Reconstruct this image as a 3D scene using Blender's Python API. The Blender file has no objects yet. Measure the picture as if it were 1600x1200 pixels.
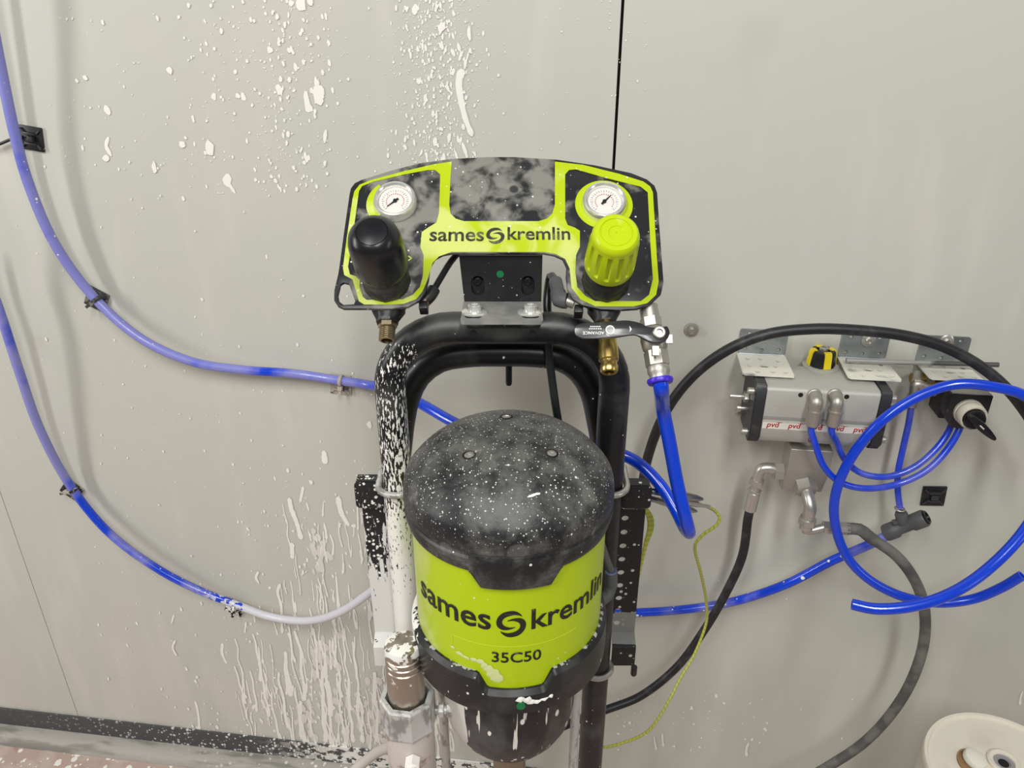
import bpy, bmesh, math, random
from mathutils import Vector, Matrix
rnd = random.Random(7)
SC = bpy.context.scene
COL = SC.collection
R = math.radians
V = Vector

# ------------------------------------------------------------------ camera, world, lights, exposure
FPX = 1202.0                       # focal length in pixels of the 1600 px wide frame
PITCH, YAW = R(26.0), R(-7.3)
W, H = 1.05, 1.4425                # wall distance and camera height
CAM = V((0.0, -W, H))
RH = V((math.cos(YAW), -math.sin(YAW), 0))          # level right
FH = V((math.sin(YAW), math.cos(YAW), 0))           # level forward
UPZ = V((0, 0, 1))
FWD = FH * math.cos(PITCH) - UPZ * math.sin(PITCH)
UPC = FH * math.sin(PITCH) + UPZ * math.cos(PITCH)
cd = bpy.data.cameras.new('camera')
cam = bpy.data.objects.new('camera', cd); COL.objects.link(cam)
cd.sensor_width = 36.0; cd.lens = 36.0 * FPX / 1600.0
cd.clip_start = 0.02
mw = Matrix((RH, UPC, -FWD)).transposed().to_4x4(); mw.translation = CAM
cam.matrix_world = mw
SC.camera = cam

world = bpy.data.worlds.new('world'); SC.world = world; world.use_nodes = True
bg = world.node_tree.nodes['Background']
bg.inputs[0].default_value = (1.0, 1.0, 0.975, 1); bg.inputs[1].default_value = 0.13

def strip_light(name, loc, target, sx, sy, watts, col):
    l = bpy.data.lights.new(name, 'AREA'); l.shape = 'RECTANGLE'; l.size = sx; l.size_y = sy
    l.energy = watts; l.color = col
    o = bpy.data.objects.new(name, l); COL.objects.link(o); o.location = loc
    o.rotation_euler = (V(target) - V(loc)).to_track_quat('-Z', 'Y').to_euler()
    return o
strip_light('side_light', (-2.5, -1.25, 1.70), (-1.2, 0, 0.45), 0.22, 1.4, 27, (1, 0.98, 0.945))  # unseen side light, added low to brighten the lower left wall
strip_light('ceiling_lamp', (-0.62, -1.95, 2.70), (-0.3, 0, 0.8), 0.22, 1.1, 27, (1, 1.0, 0.97))
strip_light('ceiling_lamp.001', (0.40, -1.95, 2.70), (0.2, 0, 0.8), 0.22, 1.1, 31, (1, 1.0, 0.97))
strip_light('side_light.001', (2.5, -1.4, 1.70), (1.0, 0, 0.5), 0.22, 1.4, 8, (1, 0.985, 0.955))  # unseen low side light from the right

SC.view_settings.view_transform = 'Standard'; SC.view_settings.look = 'None'
SC.view_settings.gamma = 1.0; SC.view_settings.use_curve_mapping = False
SC.view_settings.exposure = 0.0

# ------------------------------------------------------------------ pixel measurements -> points in the room
def ray(px, py): return RH * ((px - 800) / FPX) + UPC * (-(py - 600) / FPX) + FWD
def plane_hit(px, py, o, n):
    d = ray(px, py); return CAM + d * ((o - CAM).dot(n) / d.dot(n))
def wp(px, py, d=0.0): return plane_hit(px, py, V((0, -d, 0)), V((0, 1, 0)))          # d in front of the wall
def gp(px, py, v): return plane_hit(px, py, CAM + FH * v, FH)                            # v in front of the camera
def hp(px, py, z): return plane_hit(px, py, V((0, 0, z)), UPZ)                           # at a height
def cp(px, py, zc): return CAM + ray(px, py) * zc
def G(u, v, z): return V((CAM.x, CAM.y, 0)) + RH * u + FH * v + UPZ * z
def uz(p): q = p - CAM; return q.dot(RH), p.z
def project(p):
    q = p - CAM; z = q.dot(FWD); return 800 + FPX * q.dot(RH) / z, 600 - FPX * q.dot(UPC) / z
MG = Matrix((RH, FH, UPZ)).transposed().to_4x4(); MG.translation = V((CAM.x, CAM.y, 0))
def frame(o, z, x=None):                         # matrix with Z along z, X near x
    z = V(z).normalized(); x = V(x) if x is not None else V((1, 0, 0))
    if abs(x.normalized().dot(z)) > 0.98: x = V((0, 1, 0.1))
    y = z.cross(x).normalized(); x = y.cross(z)
    m = Matrix((x, y, z)).transposed().to_4x4(); m.translation = o
    return m
I4 = Matrix.Identity(4)
def T(x, y, z): return Matrix.Translation((x, y, z))
def RZ(a): return Matrix.Rotation(a, 4, 'Z')
def RX(a): return Matrix.Rotation(a, 4, 'X')
def RY(a): return Matrix.Rotation(a, 4, 'Y')

# ------------------------------------------------------------------ materials
def srgb(r, g, b):
    f = lambda c: (c / 255 / 12.92) if c / 255 <= 0.04045 else ((c / 255 + 0.055) / 1.055) ** 2.4
    return (f(r), f(g), f(b), 1)

class NT:
    def __init__(s, nt): s.nt = nt
    def n(s, t, **k):
        x = s.nt.nodes.new(t)
        for a, b in k.items(): setattr(x, a, b)
        return x
    def l(s, a, b): s.nt.links.new(a, b)
    def math(s, op, a, b=None, clamp=False):
        x = s.n('ShaderNodeMath', operation=op); x.use_clamp = clamp
        for i, v in enumerate((a, b)):
            if v is None: continue
            if isinstance(v, (int, float)): x.inputs[i].default_value = v
            else: s.l(v, x.inputs[i])
        return x.outputs[0]
    def coord(s, kind):
        if kind == 'pos': return s.n('ShaderNodeNewGeometry').outputs['Position']
        tc = s.n('ShaderNodeTexCoord')
        return tc.outputs['UV' if kind == 'uv' else 'Object']
    def ramp(s, v, a, b, c=0.0, d=1.0, smooth=True):
        x = s.n('ShaderNodeMapRange'); x.interpolation_type = 'SMOOTHSTEP' if smooth else 'LINEAR'
        s.l(v, x.inputs[0])
        for i, q in zip((1, 2, 3, 4), (a, b, c, d)): x.inputs[i].default_value = q
        return x.outputs[0]

def layer_mask(t, L):
    co = t.coord(L.get('co', 'pos'))
    sc = L.get('scale', 30); sc = sc if isinstance(sc, (tuple, list)) else (sc, sc, sc)
    mp = t.n('ShaderNodeMapping'); t.l(co, mp.inputs[0]); mp.inputs['Scale'].default_value = sc
    mp.inputs['Location'].default_value = L.get('off', (0, 0, 0))
    if L.get('type', 'noise') == 'noise':
        x = t.n('ShaderNodeTexNoise'); t.l(mp.outputs[0], x.inputs['Vector']); x.inputs['Scale'].default_value = 1
        x.inputs['Detail'].default_value = L.get('detail', 3); x.inputs['Roughness'].default_value = L.get('nr', .55)
        x.inputs['Distortion'].default_value = L.get('dist', 0)
        val = x.outputs['Fac']
    else:                                       # specks: random sized dots
        x = t.n('ShaderNodeTexVoronoi'); t.l(mp.outputs[0], x.inputs['Vector']); x.inputs['Scale'].default_value = 1
        sp = t.n('ShaderNodeSeparateColor'); t.l(x.outputs['Color'], sp.inputs[0])
        r = t.math('POWER', sp.outputs[0], L.get('pw', 3.0))
        r = t.math('MULTIPLY', r, L.get('size', .4))
        val = t.math('SUBTRACT', r, x.outputs['Distance'])      # > 0 inside a dot
    for (axis, a, b, w) in L.get('ramp', ()):
        cc = t.coord(L.get('rco', L.get('co', 'pos')))
        s3 = t.n('ShaderNodeSeparateXYZ'); t.l(cc, s3.inputs[0])
        val = t.math('ADD', val, t.math('MULTIPLY', t.ramp(s3.outputs[axis], a, b), w))
    m = t.ramp(val, L.get('lo', .5), L.get('hi', .6))
    if L.get('band'):                            # hard limits along an axis
        for (axis, a, b) in L['band']:
            cc = t.coord(L.get('rco', L.get('co', 'pos')))
            s3 = t.n('ShaderNodeSeparateXYZ'); t.l(cc, s3.inputs[0])
            m = t.math('MULTIPLY', m, t.ramp(s3.outputs[axis], a, b))
    if L.get('amt', 1) != 1: m = t.math('MULTIPLY', m, L['amt'])
    return m

def mat(name, col, rough=.5, metal=0.0, layers=(), bump=None, coat=0.0, spec=.5):
    m = bpy.data.materials.new(name); m.use_nodes = True
    t = NT(m.node_tree); b = m.node_tree.nodes['Principled BSDF']
    b.inputs['Roughness'].default_value = rough; b.inputs['Metallic'].default_value = metal
    b.inputs['Coat Weight'].default_value = coat; b.inputs['Coat Roughness'].default_value = .12
    b.inputs['Specular IOR Level'].default_value = spec
    b.inputs['Base Color'].default_value = col
    cur = rcur = mcur = None
    for L in layers:
        k = layer_mask(t, L)
        mx = t.n('ShaderNodeMix', data_type='RGBA'); t.l(k, mx.inputs[0])
        if cur is None: mx.inputs[6].default_value = col
        else: t.l(cur, mx.inputs[6])
        mx.inputs[7].default_value = L['col']; cur = mx.outputs[2]
        if 'rough' in L:
            mr = t.n('ShaderNodeMix', data_type='FLOAT'); t.l(k, mr.inputs[0])
            if rcur is None: mr.inputs[2].default_value = rough
            else: t.l(rcur, mr.inputs[2])
            mr.inputs[3].default_value = L['rough']; rcur = mr.outputs[0]
        if metal and L.get('metal') is not None:
            mr = t.n('ShaderNodeMix', data_type='FLOAT'); t.l(k, mr.inputs[0])
            if mcur is None: mr.inputs[2].default_value = metal
            else: t.l(mcur, mr.inputs[2])
            mr.inputs[3].default_value = L['metal']; mcur = mr.outputs[0]
    if cur is not None: t.l(cur, b.inputs['Base Color'])
    if rcur is not None: t.l(rcur, b.inputs['Roughness'])
    if mcur is not None: t.l(mcur, b.inputs['Metallic'])
    if bump:
        x = t.n('ShaderNodeTexNoise'); mp = t.n('ShaderNodeMapping'); t.l(t.coord('pos'), mp.inputs[0])
        mp.inputs['Scale'].default_value = bump[0] if isinstance(bump[0], tuple) else (bump[0],) * 3
        t.l(mp.outputs[0], x.inputs['Vector']); x.inputs['Scale'].default_value = 1
        bp = t.n('ShaderNodeBump'); bp.inputs['Strength'].default_value = bump[1]; bp.inputs['Distance'].default_value = .002
        t.l(x.outputs['Fac'], bp.inputs['Height']); t.l(bp.outputs[0], b.inputs['Normal'])
    return m

WHITE = srgb(232, 230, 224)
DUST = srgb(150, 150, 144)
PAINT = mat('white_paint', srgb(236, 233, 226), .45)
THINPAINT = mat('thin_white_paint', srgb(216, 212, 204), .5)
WALLM = mat('wall_sheet', srgb(192, 192, 182), .42, layers=[
    dict(col=srgb(203, 196, 187), scale=3.0, lo=.48, hi=.75, amt=.4),
    dict(col=srgb(206, 203, 195), scale=(14, 14, 3.0), lo=.52, hi=.75, amt=.45, ramp=[(2, .75, .15, .1)]),
    dict(col=srgb(178, 175, 164), scale=9, lo=.6, hi=.8, amt=.3)])
JOINT = mat('dark_joint', srgb(22, 22, 22), .8)
FLOORM = mat('red_floor_coating', srgb(182, 158, 148), .55, layers=[
    dict(col=srgb(190, 172, 162), scale=18, lo=.45, hi=.65),
    dict(col=srgb(150, 116, 106), scale=40, lo=.6, hi=.7, amt=.5),
    dict(type='specks', col=WHITE, scale=70, size=.55, lo=0, hi=.08)], bump=(60, .3))
KERBM = mat('grey_kerb', srgb(166, 162, 154), .6, layers=[
    dict(col=srgb(110, 108, 102), scale=(8, 40, 40), lo=.5, hi=.65, amt=.7),
    dict(type='specks', col=WHITE, scale=110, size=.6, lo=0, hi=.1, band=[(0, -1.0, -.35)])])
STRIPM = mat('black_seal', srgb(74, 74, 76), .6, layers=[
    dict(type='specks', col=WHITE, scale=150, size=.55, pw=2, lo=0, hi=.08, ramp=[(0, -1.0, -.3, .16)], band=[(0, -1.35, -.55)]),
    dict(col=WHITE, scale=(60, 60, 90), lo=.52, hi=.6, ramp=[(0, -.75, -.35, .12)], band=[(0, -.7, -.45)])])

def black(name, dust=.35, specks=.3, base=(19, 20, 23), rough=.42, scale=26, extra=()):
    return mat(name, srgb(*base), rough, layers=[
        dict(col=srgb(100, 100, 98), scale=scale, detail=6, lo=.42, hi=.75, amt=dust, rough=.6),
        dict(type='specks', col=srgb(205, 203, 198), scale=230, size=.42 * specks / .3, pw=5, lo=0, hi=.1, amt=.9), *extra])
BLK = black('black_plastic', .12, .12)
BLKC = black('black_clean', .05, .05, rough=.35)
DARKPL = black('black_sheet', .1, .2, base=(17, 18, 21), rough=.5)
CAPM = mat('dusty_black_cap', srgb(26, 27, 30), .42, layers=[
    dict(col=srgb(122, 121, 117), scale=24, detail=9, nr=.72, dist=.2, lo=.42, hi=.74, amt=.66, rough=.62, ramp=[(2, H - .41, H - .365, .06), (1, -.50, -.36, .14)]),
    dict(type='specks', col=srgb(122, 122, 118), scale=34, size=.42, pw=2.0, lo=0, hi=.10, amt=.35),
    dict(col=srgb(150, 148, 142), scale=48, detail=4, lo=.66, hi=.76, amt=.5),
    dict(type='specks', col=srgb(212, 210, 204), scale=480, size=.44, pw=2.6, lo=0, hi=.09, band=[(2, H - .42, H - .38)], amt=.9),
    dict(type='specks', col=srgb(226, 224, 218), scale=120, size=.20, pw=8, lo=0, hi=.05)], bump=(700, .12))
PANELM = mat('dusty_panel', srgb(29, 30, 34), .4, layers=[
    dict(co='obj', col=srgb(136, 134, 127), scale=36, detail=3, dist=.3, lo=.38, hi=.58, amt=.9, rough=.6, ramp=[(0, .03, .10, -.16), (0, -.115, -.15, -.16), (1, .145, .178, -.2)]),
    dict(co='obj', type='specks', col=srgb(28, 29, 33), scale=30, size=.42, pw=.7, lo=0, hi=.06, amt=.92),
    dict(co='obj', type='specks', col=srgb(224, 222, 216), scale=260, size=.30, pw=6, lo=0, hi=.1)])
LIME = srgb(180, 200, 10)
LIMEM = mat('lime_print', LIME, .38, layers=[
    dict(co='obj', col=srgb(205, 214, 118), scale=24, detail=4, dist=.8, lo=.38, hi=.56, amt=.85, rough=.55, ramp=[(0, .06, .08, -.2), (1, .04, .07, -.15)]),
    dict(co='obj', type='specks', col=WHITE, scale=240, size=.3, pw=5, lo=0, hi=.1)])
KNOBLIME = mat('lime_plastic', srgb(184, 205, 0), .35, layers=[dict(col=srgb(205, 220, 120), scale=60, lo=.6, hi=.75, amt=.4)])
BANDM = mat('lime_band', srgb(178, 202, 0), .33, layers=[
    dict(col=srgb(196, 208, 110), scale=(30, 30, 22), lo=.62, hi=.85, amt=.8, ramp=[(0, -.12, -.165, .35)]),
    dict(type='specks', col=srgb(226, 230, 190), scale=160, size=.22, pw=7, lo=0, hi=.1)])
PRINT = mat('black_print', srgb(28, 30, 24), .45)
PRINTD = mat('dusty_print', srgb(40, 42, 34), .55, layers=[dict(col=srgb(120, 126, 90), scale=90, lo=.45, hi=.65, amt=.6)])
LINEM = mat('pale_line', srgb(205, 222, 70), .5)
STEEL = mat('steel', srgb(190, 187, 181), .34, .75)
FILTM = mat('brown_steel', srgb(178, 168, 156), .3, .9, layers=[
    dict(col=WHITE, scale=(75, 75, 75), lo=.54, hi=.57, rough=.5, metal=0.0, ramp=[(2, H - .578, H - .574, .10), (2, H - .580, H - .60, -.1)], detail=4)])
ZINC = mat('zinc', srgb(176, 182, 184), .38, .9, layers=[dict(col=srgb(140, 148, 152), scale=30, lo=.45, hi=.65, amt=.7)])
ZINCP = mat('zinc_dusted', srgb(170, 176, 178), .4, .8, layers=[
    dict(col=srgb(222, 219, 206), scale=14, detail=2, lo=.34, hi=.42, rough=.7, metal=0.0)])
CHROME = mat('chrome', srgb(240, 240, 236), .24, .7)
ALU = mat('anodised_grey', srgb(178, 176, 170), .5, .25, bump=(500, .05))
ALUTOP = mat('pale_end', srgb(168, 165, 158), .5)
BRASS = mat('brass', srgb(206, 180, 108), .3, 1.0)
DULLBRASS = mat('dull_brass', srgb(170, 156, 128), .35, 1.0)
NICKEL = mat('nickel', srgb(184, 180, 172), .46, .85)
STAIN = mat('stainless', srgb(172, 169, 162), .4, .6)
GREYPL = mat('grey_plastic', srgb(84, 85, 86), .5)
BEIGE = mat('beige_plastic', srgb(206, 200, 184), .5)
CREAM = mat('cream_plastic', srgb(226, 219, 204), .45, layers=[dict(col=srgb(200, 190, 172), scale=14, lo=.5, hi=.7, amt=.4)])
BROWN = mat('brown_inside', srgb(150, 118, 82), .6)
HOLE = mat('hole_shade', srgb(14, 14, 16), .8)  # near-black on surface discs, stands in for the shade inside holes
GREEN = mat('green_dot', srgb(16, 112, 62), .5)
YELLOW = mat('yellow_plastic', srgb(240, 214, 20), .45)
REDP = mat('red_print', srgb(178, 32, 34), .5)
LABELW = mat('label_white', srgb(214, 210, 202), .5)
LABELG = mat('label_grey', srgb(140, 140, 136), .5)
DIAL = mat('dial_white', srgb(240, 234, 228), .5)
PURPLE = mat('purple_ring', srgb(62, 30, 190), .35)
RUBBER = mat('black_rubber', srgb(26, 27, 31), .45, layers=[dict(col=srgb(96, 96, 96), scale=(40, 40, 40), lo=.5, hi=.75, amt=.35)], bump=(900, .15))
BRAID = mat('grey_braid', srgb(84, 84, 82), .6, layers=[dict(col=srgb(112, 111, 106), scale=30, lo=.4, hi=.6)], bump=(1200, .4))
TUBEB = mat('black_tube', srgb(17, 18, 22), .34, layers=[
    dict(col=srgb(92, 92, 90), scale=14, detail=6, lo=.50, hi=.76, amt=.5, rough=.6, ramp=[(2, H - .30, H - .262, .2)]),
    dict(type='specks', col=WHITE, scale=150, size=.28, pw=6, lo=0, hi=.08)])
uL = G(-.1237, .70, 0).x
TUBEL = mat('black_tube_splashed', srgb(17, 18, 22), .34, layers=[
    dict(col=srgb(92, 92, 90), scale=14, detail=6, lo=.50, hi=.76, amt=.5, rough=.6, ramp=[(2, H - .30, H - .262, .2)]),
    dict(col=WHITE, scale=(460, 460, 130), detail=4, nr=.55, lo=.57, hi=.60, rough=.5,
         ramp=[(2, H - .29, H - .42, .07), (2, H - .42, H - .50, .05), (2, H - .47, H - .52, .09), (2, H - .56, H - .64, .13), (2, H - .30, H - .26, -.4), (0, uL + .002, uL - .017, -.05), (0, uL + .03, uL + .06, -3)]),
    dict(type='specks', col=WHITE, scale=150, size=.28, pw=6, lo=0, hi=.08)])
PLATEL = mat('black_plate_splashed', srgb(28, 29, 32), .5, layers=[
    dict(type='specks', col=WHITE, scale=250, size=.62, pw=1.8, lo=0, hi=.08),
    dict(col=srgb(214, 213, 210), scale=(170, 170, 40), detail=4, lo=.60, hi=.64, ramp=[(2, H - .575, H - .625, .22), (2, H - .49, H - .57, .06)])])
PLATER = mat('black_plate', srgb(20, 20, 23), .5, layers=[
    dict(type='specks', col=srgb(190, 190, 184), scale=180, size=.4, pw=4, lo=0, hi=.08, ramp=[(2, H - .52, H - .62, .1)]),
    dict(col=srgb(140, 140, 136), scale=(60, 60, 60), lo=.75, hi=.8, ramp=[(2, H - .660, H - .672, .5), (2, H - .7025, H - .7045, -.8)], amt=.8)])
BODYM = mat('black_lower_body', srgb(22, 23, 26), .4, layers=[
    dict(col=srgb(86, 86, 88), scale=(30, 30, 20), detail=5, lo=.42, hi=.7, amt=.6, ramp=[(0, -.06, -.09, .1)]),
    dict(col=srgb(222, 218, 210), scale=(150, 150, 14), detail=2, lo=.64, hi=.67, ramp=[(0, -.110, -.127, .42)]),
    dict(type='specks', col=WHITE, scale=(120, 120, 70), size=.4, pw=5, lo=0, hi=.08)])
RINGM = mat('black_lower_ring', srgb(24, 25, 28), .4, layers=[
    dict(col=srgb(84, 84, 84), scale=24, detail=5, lo=.45, hi=.75, amt=.4),
    dict(col=WHITE, scale=(90, 90, 60), detail=3, lo=.74, hi=.78, ramp=[(0, -.15, -.185, .42)]),
    dict(col=srgb(186, 184, 176), scale=160, detail=3, lo=.74, hi=.80, amt=.8, ramp=[(2, H - .5562, H - .5535, .23)]),
    dict(type='specks', col=WHITE, scale=130, size=.26, pw=6, lo=0, hi=.08)])
PAINTED = mat('paint_caked_metal', srgb(196, 195, 192), .45, .3, layers=[
    dict(col=srgb(128, 127, 126), scale=(90, 90, 40), detail=4, lo=.5, hi=.64, amt=.8, rough=.35)], bump=(160, .3))
DUSTBLK = black('dusty_black_knob', .08, .1, base=(20, 21, 25), rough=.28, scale=40)
COLLAR = black('dusty_collar', .6, .2, base=(34, 35, 38), rough=.5)

BLUE = srgb(10, 62, 206)
def blue(name, dust=.5, dusthi=.62, extra=(), ramp=(), lo=.40):
    return mat(name, BLUE, .22, coat=.3, layers=[
        dict(col=srgb(150, 148, 200), scale=(13, 13, 13), detail=3, lo=lo, hi=dusthi, amt=dust, rough=.55, ramp=ramp), *extra])
BLUEC = blue('blue_clean', .0, .9)
BLUES = blue('blue_slightly_dusty', .45, .75)
def wx(px, py, d=.02): return wp(px, py, d).x
BLUEU = blue('blue_upper_hose', .72, .55, ramp=[(0, wx(330, 570), wx(480, 600), -.16), (0, wx(560, 600), wx(700, 600), -.3), (0, wx(30, 240), wx(140, 460), .1)], lo=.30, extra=[
    dict(type='specks', col=WHITE, scale=110, size=.28, pw=5, lo=0, hi=.08, band=[(0, wx(660, 600), wx(590, 600))])])
BLUEL = blue('blue_lower_hose', .8, .55, ramp=[(0, wx(105, 780), wx(150, 820), -.3), (0, wx(40, 640), wx(100, 760), .12)], lo=.26, extra=[
    dict(type='specks', col=WHITE, scale=120, size=.42, pw=3, lo=0, hi=.08, band=[(0, wx(120, 780), wx(380, 920))]),
    dict(col=srgb(206, 205, 212), scale=(110, 110, 110), lo=.5, hi=.53, rough=.5, ramp=[(0, wx(372, 940), wx(402, 960), .45), (0, wx(320, 930), wx(395, 955), .08), (0, wx(600, 920), wx(680, 930), -1.2), (0, wx(80, 800), wx(330, 930), .0)], band=[(0, wx(300, 940), wx(352, 945))])])
WIREM = mat('green_yellow_wire', srgb(150, 158, 40), .4)
def _wire():
    t = NT(WIREM.node_tree); b = WIREM.node_tree.nodes['Principled BSDF']
    s3 = t.n('ShaderNodeSeparateXYZ'); t.l(t.coord('uv'), s3.inputs[0])
    k = t.math('GREATER_THAN', t.math('SINE', t.math('MULTIPLY', t.math('ADD', s3.outputs[1], t.math('MULTIPLY', s3.outputs[0], 14.0)), 6.2832)), .45)
    mx = t.n('ShaderNodeMix', data_type='RGBA'); t.l(k, mx.inputs[0])
    mx.inputs[6].default_value = srgb(180, 180, 76); mx.inputs[7].default_value = srgb(150, 160, 68)
    t.l(mx.outputs[2], b.inputs['Base Color'])
_wire()
GLASS = bpy.data.materials.new('thin_glass'); GLASS.use_nodes = True
def _glass():
    nt = GLASS.node_tree; nt.nodes.clear(); t = NT(nt)
    o = t.n('ShaderNodeOutputMaterial'); mx = t.n('ShaderNodeMixShader'); tr = t.n('ShaderNodeBsdfTransparent')
    gl = t.n('ShaderNodeBsdfGlossy'); gl.inputs['Roughness'].default_value = .05; fr = t.n('ShaderNodeFresnel'); fr.inputs[0].default_value = 1.45
    t.l(fr.outputs[0], mx.inputs[0]); t.l(tr.outputs[0], mx.inputs[1]); t.l(gl.outputs[0], mx.inputs[2]); t.l(mx.outputs[0], o.inputs[0])
_glass()

# ------------------------------------------------------------------ scene graph helpers
FR = {}                                                   # object -> inverse of its world frame
def props(o, label=None, cat=None, group=None, kind=None):
    if label: o['label'] = label
    if cat: o['category'] = cat
    if group: o['group'] = group
    if kind: o['kind'] = kind
    return o
def thing(name, label, cat, loc, rotz=0.0, group=None, kind=None):
    o = bpy.data.objects.new(name, None); COL.objects.link(o); o.empty_display_size = .03
    m = T(*loc) @ RZ(rotz); o.matrix_world = m; FR[o] = m.inverted()
    return props(o, label, cat, group, kind)
def obj(name, bm, material, parent=None, smooth=40, label=None, kind=None, origin=None):
    me = bpy.data.meshes.new(name)
    if parent is not None: inv = FR[parent]
    else:
        inv = T(*(-V(origin))) if origin is not None else I4
    bmesh.ops.transform(bm, matrix=inv, verts=bm.verts)
    bmesh.ops.recalc_face_normals(bm, faces=bm.faces)
    bm.to_mesh(me); bm.free()
    if smooth:
        me.shade_smooth(); me.set_sharp_from_angle(angle=R(smooth))
    me.materials.append(material)
    o = bpy.data.objects.new(name, me); COL.objects.link(o)
    if parent is not None: o.parent = parent
    elif origin is not None: o.location = origin
    FR[o] = inv
    return props(o, label, None, None, kind)
def solo(name, bm, material, label, cat, origin, group=None, smooth=40):
    o = obj(name, bm, material, None, smooth, origin=origin); return props(o, label, cat, group)
def struct(name, bm, material, smooth=0, parent=None):
    o = obj(name, bm, material, parent, smooth)
    if parent is None: o['kind'] = 'structure'
    return o
def new(): return bmesh.new()
def join(bm, src, M=I4):
    me = bpy.data.meshes.new('tmp'); bmesh.ops.transform(src, matrix=M, verts=src.verts); src.to_mesh(me); src.free()
    bm.from_mesh(me); bpy.data.meshes.remove(me); return bm

# ------------------------------------------------------------------ shape builders (all add to bm, M = local -> world)
def box(bm, x0, x1, y0, y1, z0, z1, M=I4, bev=0.0, seg=2):
    b = new(); bmesh.ops.create_cube(b, size=1)
    bmesh.ops.transform(b, matrix=T((x0 + x1) / 2, (y0 + y1) / 2, (z0 + z1) / 2) @ Matrix.Diagonal((abs(x1 - x0), abs(y1 - y0), abs(z1 - z0), 1)), verts=b.verts)
    if bev: bmesh.ops.bevel(b, geom=b.edges[:], offset=bev, segments=seg, profile=.6, affect='EDGES')
    return join(bm, b, M)
def lathe(bm, prof, M=I4, seg=32, phase=0.0):
    rings = []
    for r, z in prof:
        if r < 1e-6: rings.append([bm.verts.new(M @ V((0, 0, z)))])
        else: rings.append([bm.verts.new(M @ V((r * math.cos(2 * math.pi * i / seg + phase), r * math.sin(2 * math.pi * i / seg + phase), z))) for i in range(seg)])
    for a, b in zip(rings, rings[1:]):
        for i in range(seg):
            j = (i + 1) % seg
            if len(a) == 1 and len(b) == 1: continue
            if len(a) == 1: bm.faces.new((a[0], b[i], b[j]))
            elif len(b) == 1: bm.faces.new((a[i], a[j], b[0]))
            else: bm.faces.new((a[i], a[j], b[j], b[i]))
    for rg in (rings[0], rings[-1]):
        if len(rg) > 2: bm.faces.new(rg)
    return bm
def lathe_open(bm, prof, M=I4, seg=32): return lathe(bm, list(prof) + [prof[0]], M, seg) if False else _closed(bm, prof, M, seg)
def _closed(bm, prof, M, seg):                            # ring with a closed section (torus like)
    rings = [[bm.verts.new(M @ V((r * math.cos(2 * math.pi * i / seg), r * math.sin(2 * math.pi * i / seg), z))) for i in range(seg)] for r, z in prof]
    n = len(rings)
    for k in range(n):
        a, b = rings[k], rings[(k + 1) % n]
        for i in range(seg): bm.faces.new((a[i], a[(i + 1) % seg], b[(i + 1) % seg], b[i]))
    return bm
def torus(bm, Rr, r, M=I4, seg=28, s2=10, sy=1.0):
    return _closed(bm, [(Rr + r * math.cos(2 * math.pi * k / s2), sy * r * math.sin(2 * math.pi * k / s2)) for k in range(s2)], M, seg)
def hexn(bm, rad, z0, z1, M=I4, ch=.1, phase=0.0):        # hexagonal nut body
    c = rad * ch
    return lathe(bm, [(rad - c, z0), (rad, z0 + c * .6), (rad, z1 - c * .6), (rad - c, z1)], M, 6, phase)
def cyl(bm, r, z0, z1, M=I4, seg=24, ch=0.0):
    if ch: return lathe(bm, [(r - ch, z0), (r, z0 + ch), (r, z1 - ch), (r - ch, z1)], M, seg)
    return lathe(bm, [(r, z0), (r, z1)], M, seg)
def sweep(bm, phis, sec, M=I4, closed=True):              # section (r,z) list as a function of angle; angle 0 faces -Y
    cols = []
    for p in phis:
        cols.append([bm.verts.new(M @ V((r * math.sin(p), -r * math.cos(p), z))) for r, z in sec(p)])
    n = len(cols); m = len(cols[0])
    for k in range(n if closed else n - 1):
        a, b = cols[k], cols[(k + 1) % n]
        for i in range(m):
            j = (i + 1) % m
            try: bm.faces.new((a[i], b[i], b[j], a[j]))
            except ValueError: pass
    if not closed: bm.faces.new(cols[0]); bm.faces.new(cols[-1])
    return bm
def catmull(pts, step=.006):
    P = [V(p) for p in pts]; out = []; marks = []
    P = [P[0] * 2 - P[1]] + P + [P[-1] * 2 - P[-2]]
    for i in range(1, len(P) - 2):
        a, b, c, d = P[i - 1:i + 3]; marks.append(len(out))
        n = max(2, int((c - b).length / step))
        t0 = 0; t1 = t0 + max(1e-5, (b - a).length) ** .5; t2 = t1 + max(1e-5, (c - b).length) ** .5; t3 = t2 + max(1e-5, (d - c).length) ** .5
        for k in range(n):
            t = t1 + (t2 - t1) * k / n
            A1 = a * ((t1 - t) / (t1 - t0)) + b * ((t - t0) / (t1 - t0)); A2 = b * ((t2 - t) / (t2 - t1)) + c * ((t - t1) / (t2 - t1)); A3 = c * ((t3 - t) / (t3 - t2)) + d * ((t - t2) / (t3 - t2))
            B1 = A1 * ((t2 - t) / (t2 - t0)) + A2 * ((t - t0) / (t2 - t0)); B2 = A2 * ((t3 - t) / (t3 - t1)) + A3 * ((t - t1) / (t3 - t1))
            out.append(B1 * ((t2 - t) / (t2 - t1)) + B2 * ((t - t1) / (t2 - t1)))
    out.append(P[-2].copy())
    return out
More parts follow.
